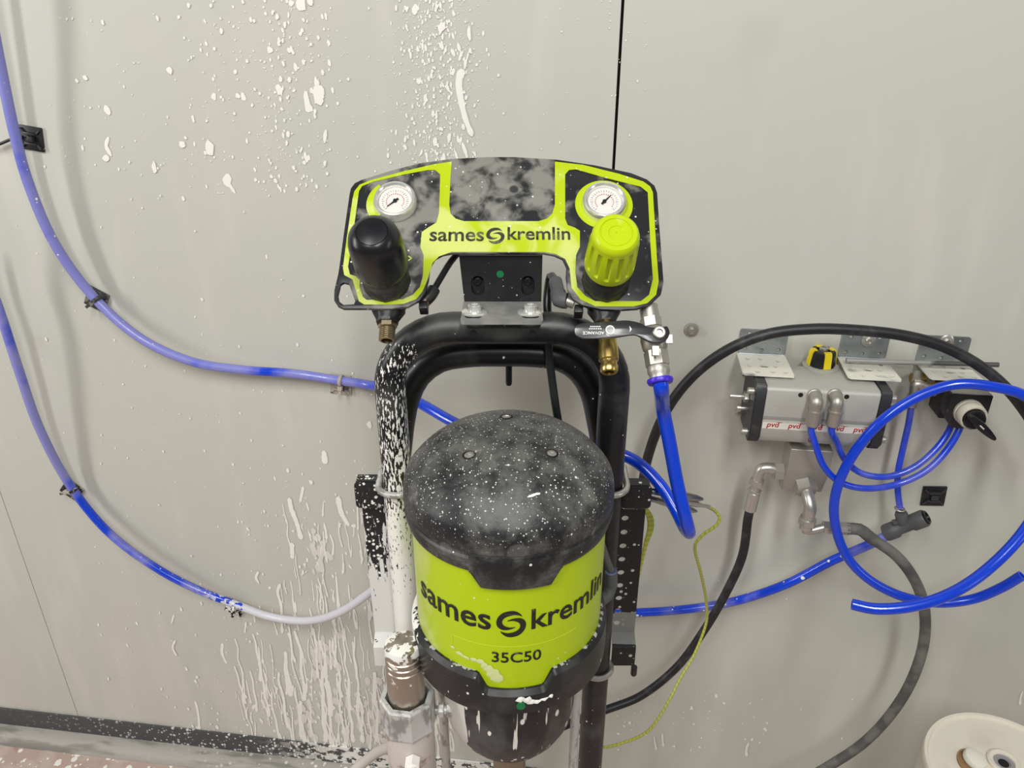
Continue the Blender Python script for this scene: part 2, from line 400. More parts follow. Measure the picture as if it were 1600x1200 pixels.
def tube(bm, pts, r, seg=14, step=.006, smooth=True, bore=0.0):
    P = catmull(pts, step) if smooth else [V(p) for p in pts]
    uvl = bm.loops.layers.uv.verify()
    rf = r if callable(r) else (lambda s: r)
    tan = [(P[min(i + 1, len(P) - 1)] - P[max(i - 1, 0)]).normalized() for i in range(len(P))]
    x = tan[0].orthogonal().normalized(); rings = []; s = 0.0; ss = []
    for i, p in enumerate(P):
        if i: s += (P[i] - P[i - 1]).length
        x = (x - tan[i] * x.dot(tan[i])).normalized(); y = tan[i].cross(x); rr = rf(s)
        rings.append([bm.verts.new(p + (x * math.cos(2 * math.pi * k / seg) + y * math.sin(2 * math.pi * k / seg)) * rr) for k in range(seg)]); ss.append(s)
    for i in range(len(P) - 1):
        for k in range(seg):
            j = (k + 1) % seg
            f = bm.faces.new((rings[i][k], rings[i][j], rings[i + 1][j], rings[i + 1][k]))
            for lp, (a, b) in zip(f.loops, ((i, k), (i, k + 1), (i + 1, k + 1), (i + 1, k))): lp[uvl].uv = (ss[a] * 10, b / seg)
    for e, (rg, p, t) in enumerate(((rings[0], P[0], tan[0]), (rings[-1], P[-1], -tan[-1]))):
        if bore:
            inn = [bm.verts.new(p + (v.co - p) * bore) for v in rg]; deep = [bm.verts.new(p + (v.co - p) * bore + t * r * 1.5) for v in rg]
            for k in range(seg):
                j = (k + 1) % seg
                bm.faces.new((rg[k], rg[j], inn[j], inn[k])); bm.faces.new((inn[k], inn[j], deep[j], deep[k]))
            bm.faces.new(deep)
        else: bm.faces.new(rg)
    return bm
def _curve_bm(cu):
    o = bpy.data.objects.new('tmp', cu); COL.objects.link(o)
    dg = bpy.context.evaluated_depsgraph_get(); me = bpy.data.meshes.new_from_object(o.evaluated_get(dg))
    b = new(); b.from_mesh(me); bpy.data.objects.remove(o); bpy.data.meshes.remove(me); bpy.data.curves.remove(cu)
    bmesh.ops.remove_doubles(b, verts=b.verts, dist=1e-6)
    return b
def plate(bm, loops, t, M=I4, z0=0.0, bev=0.0):           # flat plate with holes; sits on z0, thickness t
    cu = bpy.data.curves.new('tmp', 'CURVE'); cu.dimensions = '2D'; cu.fill_mode = 'BOTH'; cu.extrude = max(1e-5, t / 2 - bev); cu.bevel_depth = bev; cu.bevel_resolution = 1
    if bev: cu.offset = -bev
    for L in loops:
        s = cu.splines.new('POLY'); s.points.add(len(L) - 1); s.use_cyclic_u = True
        for p, q in zip(s.points, L): p.co = (q[0], q[1], 0, 1)
    return join(bm, _curve_bm(cu), M @ T(0, 0, z0 + t / 2))
def text_bm(body, width=None, size=1.0, offset=0.0, extrude=.0, shear=0.0, height=None):
    cu = bpy.data.curves.new('tmp', 'FONT'); cu.body = body; cu.size = 1; cu.offset = offset; cu.resolution_u = 3; cu.extrude = 0; cu.shear = shear
    cu.fill_mode = 'FRONT' if hasattr(cu, 'fill_mode') else cu.fill_mode
    b = _curve_bm(cu)
    xs = [v.co.x for v in b.verts]; ys = [v.co.y for v in b.verts]; x0, x1 = min(xs), max(xs)
    sx = width / (x1 - x0) if width else size; sy = sx if height is None else height / (max(ys) - min(ys))
    for v in b.verts: v.co = V(((v.co.x - (x0 + x1) / 2) * sx, v.co.y * sy, 0))
    if extrude:
        g = bmesh.ops.extrude_face_region(b, geom=b.faces[:]); bmesh.ops.translate(b, vec=(0, 0, extrude), verts=[e for e in g['geom'] if isinstance(e, bmesh.types.BMVert)])
    return b
def smooth_loop(pts, n=6):                                # closed Catmull loop
    out = []; N = len(pts)
    for i in range(N):
        a, b, c, d = (V((*pts[(i + k) % N], 0)) for k in (-1, 0, 1, 2))
        for k in range(n):
            t = k / n
            q = .5 * ((2 * b) + (c - a) * t + (2 * a - 5 * b + 4 * c - d) * t * t + (3 * b - a - 3 * c + d) * t ** 3)
            out.append((q.x, q.y))
    return out
def circ(cx, cy, r, n=24, sy=1.0): return [(cx + r * math.cos(2 * math.pi * k / n), cy + sy * r * math.sin(2 * math.pi * k / n)) for k in range(n)]
def rrect(cx, cy, w, h, r, n=5):
    out = []
    for sx, sy, a in ((1, 1, 0), (-1, 1, 90), (-1, -1, 180), (1, -1, 270)):
        for k in range(n + 1):
            t = R(a + 90 * k / n); out.append((cx + sx * (w / 2 - r) + r * math.cos(t), cy + sy * (h / 2 - r) + r * math.sin(t)))
    return out
def swirl(bm, dia, M):                                    # two interlocking crescents forming a round S emblem
    up = [(850, 446), (828, 420), (795, 405), (755, 405), (710, 420), (675, 455), (663, 495), (672, 526), (700, 546), (740, 549), (776, 540), (800, 528), (756, 530), (718, 515), (705, 490), (716, 463), (746, 444), (790, 434), (826, 438)]
    c = (771, 504); k = dia / 205
    for sgn in (1, -1):
        L = [((x - c[0]) * k * sgn, -(y - c[1]) * k * sgn) for x, y in up]
        plate(bm, [smooth_loop(L, 4)], .0003, M)
    return bm
def bolt_head(bm, M, r=.006, h=.006, washer=0.0):
    if washer: lathe(bm, [(washer, 0), (washer, .0012), (washer - .001, .002), (0, .002)], M, 20)
    lathe(bm, [(r, 0), (r, h - .001), (r - .001, h), (r * .55, h), (r * .5, h - r * .5), (0, h - r * .5)], M, 20)
    return bm

# ------------------------------------------------------------------ the setting
s1, s2 = wp(966, 130).x, wp(60, 940).x
pw = s1 - s2
b = new(); box(b, -3.2, 3.0, .012, .06, 0, 2.9); wall = struct('wall_back', b, JOINT)
def wall_panel(xa, xb):
    bm = new(); step = .0205; n = int((xb - xa) / step); step = (xb - xa) / n
    rows = []
    for z in (.022, 2.9):
        row = []
        for i in range(n + 1):
            y = 0.0 if i % 2 == 0 else .0009
            if i in (0, n): row += [V((xa + i * step, .012, z))] if i == 0 else []
            row.append(V((xa + i * step, y, z)))
            if i == n: row.append(V((xb, .012, z)))
        rows.append([bm.verts.new(p) for p in row])
    for i in range(len(rows[0]) - 1): bm.faces.new((rows[0][i], rows[0][i + 1], rows[1][i + 1], rows[1][i]))
    return obj('wall_panel', bm, WALLM, wall, 20)
g1, g2 = .0019, .0007
wall_panel(s2 - pw, s2 - g2); wall_panel(s2 + g2, s1 - g1); wall_panel(s1 + g1, s1 + pw); wall_panel(s1 + pw + .003, s1 + 2 * pw)
b = new(); box(b, -3.2, 3.0, -3.6, .06, -.05, 0.0); floor = struct('floor', b, FLOORM)
b = new(); prof = [(0, 0), (-.040, 0), (-.038, .008), (-.030, .016), (-.016, .021), (0, .022)]
va = [b.verts.new((-3.2, y, z)) for y, z in prof]; vb = [b.verts.new((3.0, y, z)) for y, z in prof]
for i in range(len(prof)): j = (i + 1) % len(prof); b.faces.new((va[i], va[j], vb[j], vb[i]))
b.faces.new(va); b.faces.new(vb)
struct('baseboard_back', b, KERBM, 50)
zs = wp(0, 1107, .004).z
b = new(); box(b, -3.2, 3.0, -.0045, -.0004, .0225, zs, bev=.001); struct('trim_1', b, STRIPM)

# paint thrown at the wall: thin raised drops and runs
def drop(bm, c, ax, ay, n, rx, ry, h, rough=.22):
    k = 9; ph = rnd.random() * 6; o = []
    for i in range(k):
        a = 2 * math.pi * i / k + ph; q = 1 + rough * (rnd.random() - .5) * 2
        o.append(bm.verts.new(c + ax * (rx * q * math.cos(a)) + ay * (ry * q * math.sin(a)) + n * .0002))
    m = bm.verts.new(c + n * h)
    for i in range(k): bm.faces.new((o[i], o[(i + 1) % k], m))
NX, NZ, NY = V((1, 0, 0)), V((0, 0, 1)), V((0, -1, 0))
def wdrop(bm, px, py, rpx, el=1.3, tilt=0.0):
    c = wp(px, py, .0004); s = (c - CAM).dot(FWD) / FPX
    ax = NX * math.cos(tilt) + NZ * math.sin(tilt); ay = NZ * math.cos(tilt) - NX * math.sin(tilt)
    drop(bm, c, ax, ay, NY, rpx * s, rpx * s * el, .0004)
def run(bm, pts, w0, w1, blob=1.3):                       # a run of paint, pts in picture pixels, on the wall
    P = catmull([wp(x, y, .0004) for x, y in pts], .004); n = len(P); s = (P[0] - CAM).dot(FWD) / FPX
    L = []; Rr = []; Mi = []
    for i, p in enumerate(P):
        t = i / (n - 1); w = (w0 + (w1 - w0) * t) * s * (1 + .25 * (rnd.random() - .5))
        if i == 0: w *= .35
        if t > .86: w *= blob
        if i == n - 1: w *= .3
        d = (P[min(i + 1, n - 1)] - P[max(i - 1, 0)]).normalized(); q = d.cross(NY).normalized()
        L.append(bm.verts.new(p - q * w + NY * .0001)); Rr.append(bm.verts.new(p + q * w + NY * .0001)); Mi.append(bm.verts.new(p + NY * .0005))
    for i in range(n - 1):
        bm.faces.new((L[i], Mi[i], Mi[i + 1], L[i + 1])); bm.faces.new((Mi[i], Rr[i], Rr[i + 1], Mi[i + 1]))
def drip(bm, px, py, ln, w):                               # wobbly run straight down the wall
    pts = []; k = max(3, int(ln / 14) + 1); vx = (800 - px) / 2460.0; o = 0
    for i in range(k):
        y = py + ln * i / (k - 1); pts.append((px + (y - py) * vx + o, y)); o += rnd.uniform(-3.0, 3.2)
    run(bm, pts, w * rnd.uniform(.6, 1.0), w * rnd.uniform(.8, 1.2))
bm = new()
def cloud(n, x0, x1, y0, y1, r0, r1, el=(1.0, 2.0), pwr=2.5, gx=None):
    for _ in range(n):
        px = rnd.gauss(gx[0], gx[1]) if gx else rnd.uniform(x0, x1)
        if not x0 <= px <= x1: continue
        wdrop(bm, px, rnd.uniform(y0, y1), r0 + (r1 - r0) * rnd.random() ** pwr, rnd.uniform(*el), rnd.uniform(-.3, .3))
cloud(760, 600, 790, -20, 255, .5, 2.3, (1, 2.8), 3.4, (683, 36)); cloud(60, 600, 760, 0, 250, 1.2, 3.4, (1.3, 3), 3, (690, 30))
cloud(240, 395, 545, 0, 300, .6, 3.0, (1, 2.2), 2.5, (465, 32)); cloud(130, 290, 440, 0, 310, .7, 2.8, (1, 2), 3)
cloud(70, 60, 340, 0, 330, .7, 2.6, (1, 2), 3); cloud(60, 440, 640, 0, 300, .5, 1.4)
cloud(110, 0, 590, 300, 700, .6, 2.0, (1, 2), 3); cloud(50, 120, 420, 640, 900, .6, 1.8)
cloud(40, 150, 320, 900, 1110, .6, 2.2, (1.2, 3)); cloud(24, 700, 950, 0, 240, .5, 1.4)
cloud(260, 330, 600, 720, 1180, .7, 2.4, (1, 2.6), 3, (470, 90)); cloud(220, 300, 600, 1050, 1180, .7, 2.6, (1, 2.4), 3)
cloud(60, 960, 1200, 1080, 1190, .7, 2.4); cloud(20, 950, 1010, 0, 230, .5, 1.3); cloud(70, 640, 780, 700, 1150, .6, 1.8); cloud(16, 1000, 1500, 900, 1180, .5, 1.4)
for px, py, r, e in ((470, 8, 8, 1.2), (455, 5, 5, 1), (484, 2, 5, 1.5), (265, 110, 5, 1.2), (133, 122, 4, 1), (285, 226, 6, .9), (328, 232, 7, 1.7), (334, 151, 4, 1.4), (241, 262, 4, 2.2), (355, 282, 7, 1.6), (422, 78, 5, 1), (452, 79, 4, 1), (494, 148, 5, 2.6), (500, 143, 7, 1.6), (497, 152, 8, 1.4), (480, 160, 5, 3.2), (648, 15, 5, 1.6), (691, 42, 5, 1.5), (733, 52, 3, 3.4), (508, 213, 3, 3.5), (436, 140, 5, 2), (478, 246, 3, 3), (372, 150, 4, 1), (380, 152, 4, 1.6), (165, 247, 6, .8), (168, 172, 5, 1.5), (573, 775, 4, 2.4), (577, 664, 4, 1.8), (553, 822, 4, 1)):
    wdrop(bm, px, py, r, e, rnd.uniform(-.2, .2))
for pts, w0, w1 in ([[(722, 108), (717, 128), (720, 155), (727, 185), (738, 213)], 6, 3.2], [[(733, 80), (726, 105)], 1.2, 1.2], [[(722, 222), (729, 243)], 2.4, 3], [[(170, 214), (166, 228), (174, 244)], 3, 3.4],
                    [[(476, 145), (482, 165), (488, 174)], 3, 5], [[(493, 120), (495, 138)], 3, 3], [[(350, 276), (358, 288), (368, 303)], 4, 2.2], [[(452, 778), (455, 795), (463, 815), (471, 843)], 4, 3.4], [[(506, 704), (508, 725)], 4, 5],
                    [[(456, 848), (457, 873)], 4, 3], [[(474, 760), (469, 785)], 2.5, 2], [[(528, 776), (533, 800), (545, 822)], 5, 3], [[(274, 1000), (270, 1012), (276, 1025)], 2, 1.6], [[(272, 960), (268, 975)], 1.6, 1.3], [[(348, 1005), (347, 1020), (354, 1037)], 2.4, 2], [[(404, 893), (400, 903), (405, 912)], 2.4, 2], [[(438, 912), (434, 925), (439, 945), (441, 990)], 2.4, 1.6]):
    run(bm, pts, w0, w1)
for _ in range(190):
    px = min(600, rnd.gauss(505, 66))
    if px < 330: continue
    py = rnd.uniform(780, 1150) if px > 430 else rnd.uniform(930, 1130)
    drip(bm, px, py, min((12 + 100 * rnd.random() ** 1.8) * (1.1 if py > 960 else .6), 1172 - py), rnd.uniform(.8, 1.9))
for x0, y0, ln, w in ((395, 990, 75, 2.3), (404, 1010, 110, 2.3), (446, 1018, 70, 4.0), (436, 1050, 90, 2.4), (447, 1020, 60, 2.8), (460, 985, 110, 2.4), (489, 980, 80, 2.6), (500, 1000, 120, 3.6), (470, 1095, 70, 4.0), (520, 1000, 90, 2.2), (535, 990, 120, 2.0), (545, 1060, 100, 2.6), (585, 1050, 110, 3), (560, 1080, 80, 3), (425, 1080, 90, 2.2), (366, 1040, 60, 1.6), (305, 1095, 45, 2), (505, 1040, 120, 3)):
    drip(bm, x0, y0, min(ln, 1176 - y0), w)
for _ in range(26): drip(bm, rnd.uniform(900, 925) if rnd.random() < .3 else rnd.uniform(660, 705), rnd.uniform(1080, 1150), rnd.uniform(20, 60), rnd.uniform(1, 2))
for px, py in ((1035, 1145), (1022, 1150), (1598, 1080), (1170, 1160)): drip(bm, px, py, 22, 1.6)
obj('paint_splatter', bm, PAINT, wall, 60, kind='stuff', label='white paint drops and runs on the grey wall')
bm = new()                                                 # broad thin smears under the denser runs
for px, py, rx, el in ((505, 1020, 18, 1.4), (475, 1130, 16, 1.5), (500, 860, 12, 2.0), (545, 1110, 22, 1.3), (590, 1120, 16, 2)):
    for _ in range(26):
        wdrop(bm, px + rnd.gauss(0, rx * .7), py + rnd.gauss(0, rx * el * .7), rnd.uniform(2, 5.5), rnd.uniform(1.4, 3.0))
obj('paint_smear', bm, THINPAINT, wall, 60, kind='stuff')
bm = new()
for _ in range(420):
    px = rnd.uniform(-10, 620); py = rnd.uniform(1160, 1215); c = hp(px, py, .0002)
    if c.y > -.042: continue
    if rnd.random() > .35 + .65 * max(0, (px - 100) / 400): continue
    r = .0012 + .006 * rnd.random() ** 3; drop(bm, c, NX, V((0, 1, 0)), NZ, r, r * rnd.uniform(.8, 1.3), .001)
obj('floor_paint_drops', bm, PAINT, floor, 60, kind='stuff')

# ------------------------------------------------------------------ tube frame standing before the wall
VT = .70                                                   # distance of the tube plane from the camera
fo = gp(785, 700, VT); fo.z = 0
frame_t = thing('tube_frame', 'black bent tube frame behind the pump, left leg splashed white', 'stand', fo, -YAW)
uLt, zb = uz(gp(613, 650, VT)); uRt = uz(gp(957, 650, VT))[0]; zbar = gp(785, 512, VT).z; RT = .0158
def arch(ul, ur, zt, v, rc, zlow):
    pts = [G(ul, v, zlow)]; k = 10
    pts += [G(ul, v, zt - rc)]
    for i in range(1, k): a = math.pi - math.pi / 2 * i / k; pts.append(G(ul + rc + rc * math.cos(a), v, zt - rc + rc * math.sin(a)))
    pts += [G(ul + rc, v, zt), G(ur - rc, v, zt)]
    for i in range(1, k): a = math.pi / 2 - math.pi / 2 * i / k; pts.append(G(ur - rc + rc * math.cos(a), v, zt - rc + rc * math.sin(a)))
    pts += [G(ur, v, zt - rc), G(ur, v, zlow)]
    return pts
def sweep_lin(pts, maxstep=.02):
    out = [pts[0]]
    for a, c in zip(pts, pts[1:]):
        n = max(1, int((c - a).length / maxstep)); out += [a.lerp(c, i / n) for i in range(1, n + 1)]
    return out
b = new(); tube(b, sweep_lin(arch(uLt, uRt, zbar, VT, .066, .03)), RT, 24, smooth=False)
obj('outer_tube', b, TUBEL, frame_t)
vb2 = .738
cpts = [(614, 800), (617, 750), (622, 700), (627, 655), (635, 618), (652, 585), (685, 560), (735, 551), (785, 550), (835, 551), (878, 558), (908, 578), (928, 612), (938, 655), (946, 700), (951, 750), (953, 800)]
b = new(); tube(b, [gp(x, y, vb2) for x, y in cpts], RT * .98, 24, .01)
obj('inner_tube', b, TUBEB, frame_t)
for px in (740, 832): b = new(); cyl(b, .0036, -.0006, .0012, frame(gp(px, 521, VT - RT * .97), -FH * .93 + UPZ * .1, RH), 16); obj('tube_hole', b, HOLE, frame_t)
b = new(); M = frame(gp(795, 560, .74), V((0, 0, -1)), RH); lathe(b, [(.0035, -.01), (.0035, .028), (.0028, .031), (0, .032)], M, 14)
obj('hanging_stud', b, BLKC, frame_t)
# perforated mounting plates, tabs and feet
def mount_plate(side):
    vp = .727; m = PLATEL if side < 0 else PLATER
    if side < 0: top, bot, xl, xr = gp(575, 790, vp).z, gp(600, 985, vp).z, uz(gp(567, 797, vp))[0], uz(gp(668, 797, vp))[0]
    else: top, bot, xl, xr = gp(990, 795, vp).z, gp(976, 985, vp).z, uz(gp(905, 797, vp))[0], uz(gp(1008, 797, vp))[0]
    holes = []; n = 9
    for c in range(2):
        for i in range(n):
            uu = (uz(gp(975, 810, vp))[0] + .001 - c * .014) if side > 0 else (uz(gp(612, 810, vp))[0] + c * .014)
            zz = top - .012 - (i + .45 * c) * (top - bot - .014) / (n - .4)
            holes.append(circ(uu, zz, .0042, 14))
    M = MG @ T(0, vp, 0) @ RX(R(90))
    b = new(); plate(b, [[(xl, bot), (xr, bot), (xr, top), (xl, top)]] + holes, .0025, M)
    p = obj('perforated_plate', b, m, frame_t, label='splashed white' if side < 0 else None)
    b = new()
    if side < 0: ta, tc, zt2, zt1 = uz(gp(555, 770, vp - .012))[0], uz(gp(600, 770, vp - .012))[0], gp(570, 752, vp - .012).z, gp(570, 792, vp - .012).z
    else: ta, tc, zt2, zt1 = uz(gp(955, 770, vp - .012))[0] + .012, uz(gp(1018, 770, vp - .012))[0], gp(1000, 758, vp - .012).z, gp(1000, 793, vp - .012).z
    plate(b, [rrect((ta + tc) / 2, (zt1 + zt2) / 2, abs(tc - ta), zt2 - zt1, .005)], .0025, MG @ T(0, vp - .012, 0) @ RX(R(90)), bev=.0005)
    box(b, ta + .002, tc - .002, vp - .014, vp + .002, zt2 - .003, zt2, MG)
    box(b, ta + .004, tc - .004, vp - .014, vp + .002, zt1, zt1 + .0025, MG)
    obj('plate_tab', b, m, p)
    vf = vp - .020
    if side < 0: fa, fc = uz(gp(583, 1010, vf))[0], uz(gp(612, 1010, vf))[0]
    else: fa, fc = uz(gp(957, 1010, vf))[0], uz(gp(994, 1010, vf))[0]
    zf = gp(976, 1012, vf).z; zl = gp(976, 1040, vf).z
    b = new()
    for q in ((vp, bot + .001, vf, zf), (vf, zf, vf, zl)):
        v0, z0, v1, z1 = q; n = V((0, -(z0 - z1), -(v0 - v1))).normalized() * .0022
        cs = []
        for uu in (fa, fc):
            cs.append([b.verts.new(MG @ V((uu, v0, z0))), b.verts.new(MG @ V((uu, v1, z1))), b.verts.new(MG @ (V((uu, v1, z1)) + V((0, .0022, -.0005)))), b.verts.new(MG @ (V((uu, v0, z0)) + V((0, .0022, -.0005))))])
        for i in range(4): j = (i + 1) % 4; b.faces.new((cs[0][i], cs[0][j], cs[1][j], cs[1][i]))
        b.faces.new(cs[0]); b.faces.new(cs[1])
    obj('plate_foot', b, m, p)
    if side > 0:
        b = new(); lathe(b, [(.004, 0), (.004, -.012), (.003, -.014), (0, -.014)], T(*gp(991, 1042, vp - .01)), 12); obj('foot_stud', b, BLKC, p)
    # U bolt round the leg
    uu = uLt if side < 0 else uRt; zc = gp(613 if side < 0 else 962, 774, VT - .02).z
    b = new(); pts = [MG @ V((uu - .0205, vp + .004, zc + .004)), MG @ V((uu - .0205, VT + .004, zc))]
    for i in range(0, 13): a = math.pi + math.pi * i / 12; pts.append(MG @ V((uu + .0205 * math.cos(a), VT + .0205 * math.sin(a), zc)))
    pts += [MG @ V((uu + .0205, VT + .004, zc)), MG @ V((uu + .0205, vp + .004, zc + .004))]
    tube(b, pts, .0036, 10, smooth=False); obj('u_bolt', b, PAINTED if side < 0 else STEEL, frame_t)
mount_plate(-1); mount_plate(1)
zc = gp(930, 1062, VT - .02).z
b = new(); torus(b, .0185, .0035, T(*G(uRt, VT, zc)) , 26, 8); obj('leg_collar', b, STEEL, frame_t)

# ------------------------------------------------------------------ control panel
TILT = R(48)
n_p = -FH * math.cos(TILT) + UPZ * math.sin(TILT)
y_p = FH * math.sin(TILT) + UPZ * math.cos(TILT)
P0 = gp(783, 400, .712)
MP = Matrix((RH, y_p, n_p)).transposed().to_4x4(); MP.translation = P0
MPi = MP.inverted()
def pan(px, py, off=0.0):
    q = MPi @ plane_hit(px, py, P0 + n_p * off, n_p); return (q.x, q.y)
panel = thing('control_panel', 'black and lime arched control panel with gauges and knobs on top of the frame', 'panel', P0, -YAW)
FR[panel] = MPi; panel.matrix_world = MP                   # panel coordinates: X right, Y up the slope, Z out
OUT = [(546, 303), (548, 294), (554, 286), (564, 281), (612, 266), (659, 254), (706, 248), (762, 245), (804, 245), (870, 249), (930, 258), (986, 270), (1011, 280), (1023, 290), (1027, 301), (1031, 361), (1036, 427), (1037, 441), (1033, 459), (1018, 473), (996, 482), (967, 484), (939, 483), (911, 477), (894, 466), (887, 452), (884, 431), (885, 417), (879, 404), (866, 398), (849, 395), (706, 395), (691, 398), (680, 404), (672, 417), (670, 436), (665, 455), (656, 469), (637, 479), (612, 482), (537, 482), (528, 478), (522, 469), (522, 454), (528, 429), (530, 417), (537, 365)]
SLOT = [(532, 444), (537, 441), (545, 443), (550, 457), (555, 470), (553, 475), (537, 476), (530, 471), (528, 461)]
b = new(); plate(b, [[pan(*p) for p in OUT], [pan(*p) for p in SLOT]], .004, MP, -.004, bev=.0006)
obj('panel_plate', b, PANELM, panel)
LO = [(706, 253), (704, 277), (702, 320), (704, 334), (712, 342), (725, 346), (780, 346), (842, 346), (855, 342), (863, 334), (867, 320), (867, 253), (911, 258), (967, 272), (1005, 284), (1016, 292), (1020, 301), (1026, 399), (1029, 440), (1025, 461), (1011, 474), (990, 479), (930, 479), (907, 468), (893, 450), (890, 420), (883, 405), (868, 397), (849, 394), (706, 394), (700, 396), (686, 401), (676, 411), (672, 424), (667, 440), (660, 456), (650, 468), (631, 475), (612, 476), (569, 476), (561, 471), (556, 454), (551, 437), (538, 430), (536, 419), (542, 372), (551, 311), (554, 299), (562, 289), (579, 282), (631, 268), (678, 257)]
LH = [(688, 273), (680, 266), (669, 266), (631, 273), (584, 284), (566, 291), (561, 299), (556, 335), (550, 380), (544, 417), (547, 429), (556, 432), (562, 438), (562, 448), (567, 464), (573, 469), (629, 468), (645, 461), (656, 449), (661, 431), (662, 399), (657, 386), (659, 363), (669, 356), (682, 348), (686, 333), (687, 305)]
RHO = [(883, 273), (889, 266), (900, 265), (949, 279), (1001, 292), (1012, 301), (1016, 380), (1020, 436), (1014, 461), (1001, 471), (930, 471), (915, 463), (902, 449), (899, 426), (900, 399), (906, 386), (906, 361), (898, 356), (887, 352), (883, 342)]
b = new(); plate(b, [[pan(*p) for p in LO], [pan(*p) for p in LH], [pan(*p) for p in RHO]], .0004, MP, .0001)
obj('lime_stripe', b, LIMEM, panel, label='lime green printed border')
pxm = lambda px, py: (plane_hit(px, py, P0, n_p) - CAM).dot(FWD) / FPX
# writing on the panel
tb = new()
for body, xa, xb, yb in (('sames', 671, 756, 377), ('kremlin', 793, 891, 375)):
    (x0, y0), (x1, _) = pan(xa, yb), pan(xb, yb)
    tb = new(); join(tb, text_bm(body, x1 - x0, offset=.012, extrude=.0003), MP @ T((x0 + x1) / 2, y0, .0006)); obj('lettering', tb, PRINTD, panel, 0)
sx, sy = pan(774, 369); tb = new(); swirl(tb, .0168, MP @ T(sx, sy, .0006) @ Matrix.Diagonal((1, 1.1, 1, 1))); obj('emblem', tb, PRINTD, panel, 0)
# lime rings around the gauges
gL, gR = pan(618.5, 319), pan(943.5, 320)
b = new(); plate(b, [circ(*gR, 45 * pxm(943, 320), 48), circ(*gR, 20 * pxm(943, 320), 40)], .0004, MP, .0002); obj('gauge_ring_print', b, LIMEM, panel)
b = new(); ra, rb = 46 * pxm(618, 320), 20 * pxm(618, 320); a0, a1 = R(128), R(222)
arc = [(gL[0] + ra * math.cos(a0 + (a1 - a0) * i / 20), gL[1] + ra * math.sin(a0 + (a1 - a0) * i / 20)) for i in range(21)] + [(gL[0] + rb * math.cos(a1 - (a1 - a0) * i / 20), gL[1] + rb * math.sin(a1 - (a1 - a0) * i / 20)) for i in range(21)]
plate(b, [arc], .0004, MP, .0002); obj('gauge_arc_print', b, LIMEM, panel)
b = new(); (x0, y0) = pan(643, 404); w = .0006                      # small chevron mark by the black knob
for dy in (1, -1):
    box(b, -.004, .0005, -w, w, 0, .0003, MP @ T(x0, y0, .0002) @ RZ(R(-40 * dy)))
obj('chevron_mark', b, LIMEM, panel, 0)
def gauge(c, rad, needle, name):
    M = MP @ T(c[0], c[1], .0005)
    b = new(); lathe(b, [(rad, 0), (rad, .007), (rad - .0012, .0095), (rad - .003, .0098), (rad - .0042, .0085), (rad - .0046, .004), (rad - .0046, .0038), (0, .0038)], M, 48)
    g = obj(name, b, CHROME, panel, 30, label=None)
    r2 = rad - .0048
    b = new(); cyl(b, r2, .0038, .0042, M, 40); obj('dial', b, DIAL, g)
    b = new()
    for i in range(25):
        a = R(225 - 270 * i / 24); L = .0028 if i % 4 == 0 else .0016
        box(b, r2 * .82 - L, r2 * .82, -.00016, .00016, .0042, .0044, M @ RZ(a))
    obj('tick_marks', b, PRINT, g, 0)
    b = new()
    for i in range(19):
        a = R(215 - 250 * i / 18); box(b, r2 * .5, r2 * .57, -.0004, .0004, .0042, .0044, M @ RZ(a))
    obj('red_scale', b, REDP, g, 0)
    b = new(); Mn = M @ RZ(needle)
    plate(b, [[(-.004, -.0012), (-.001, -.0010), (r2 * .62, -.0003), (r2 * .62, .0003), (-.001, .0010), (-.004, .0012)]], .0004, Mn, .0050); cyl(b, .0019, .0043, .0062, M, 16)
    obj('needle', b, BLKC, g, 0)
    b = new(); cyl(b, r2 + .0004, .0072, .0078, M, 40); obj('glass', b, GLASS, g)
gauge(gL, 33.3 * pxm(618, 319), R(222), 'pressure_gauge'); gauge(gR, 34 * pxm(943, 320), R(48), 'pressure_gauge')
# regulators
def find_len(c, ty):
    best = min((abs(project(MP @ V((c[0], c[1], i * .001)))[1] - ty), i * .001) for i in range(20, 160)); return best[1]
kL, kR = pan(604.5, 440), pan(946, 440)
lenL, lenR = find_len(kL, 361), find_len(kR, 363)
def collar(c, L):
    M = MP @ T(c[0], c[1], 0)
    b = new(); lathe(b, [(.0226, 0), (.0230, .004), (.0226, L * .13), (.0218, L * .15)], M, 12); lathe(b, [(.0214, L * .14), (.0214, L * .24), (.0206, L * .26), (.0200, L * .27), (.0200, L * .47), (0, L * .47)], M, 36)
    return b
b = collar(kL, lenL); lk = obj('regulator', b, COLLAR, panel, label='left regulator base')
rk = .0242
b = new(); M = MP @ T(kL[0], kL[1], 0); L = lenL
z0 = L * .34
lathe(b, [(rk * .90, z0), (rk * .97, z0 + .001), (rk * 1.0, z0 + .006), (rk * .99, L - .026), (rk * .965, L - .017), (rk * .90, L - .0095), (rk * .77, L - .0042), (rk * .62, L - .0016), (rk * .565, L - .0010), (rk * .55, L - .0014), (rk * .535, L - .0008), (rk * .3, L + .0003), (0, L + .0008)], M, 48)
obj('black_knob', b, DUSTBLK, lk, 30)
b = collar(kR, lenR); rk2 = obj('regulator', b, COLLAR, panel, label='right regulator base')
b = new(); M = MP @ T(kR[0], kR[1], 0); L = lenR; r0 = .0208; z0 = L * .36
nf = 14; phis = [2 * math.pi * k / (nf * 8) for k in range(nf * 8)]
def fl(p, z, r):
    t = (p * nf / (2 * math.pi)) % 1.0; k = 1 if .28 < t < .72 else 0
    return r - .0019 * k
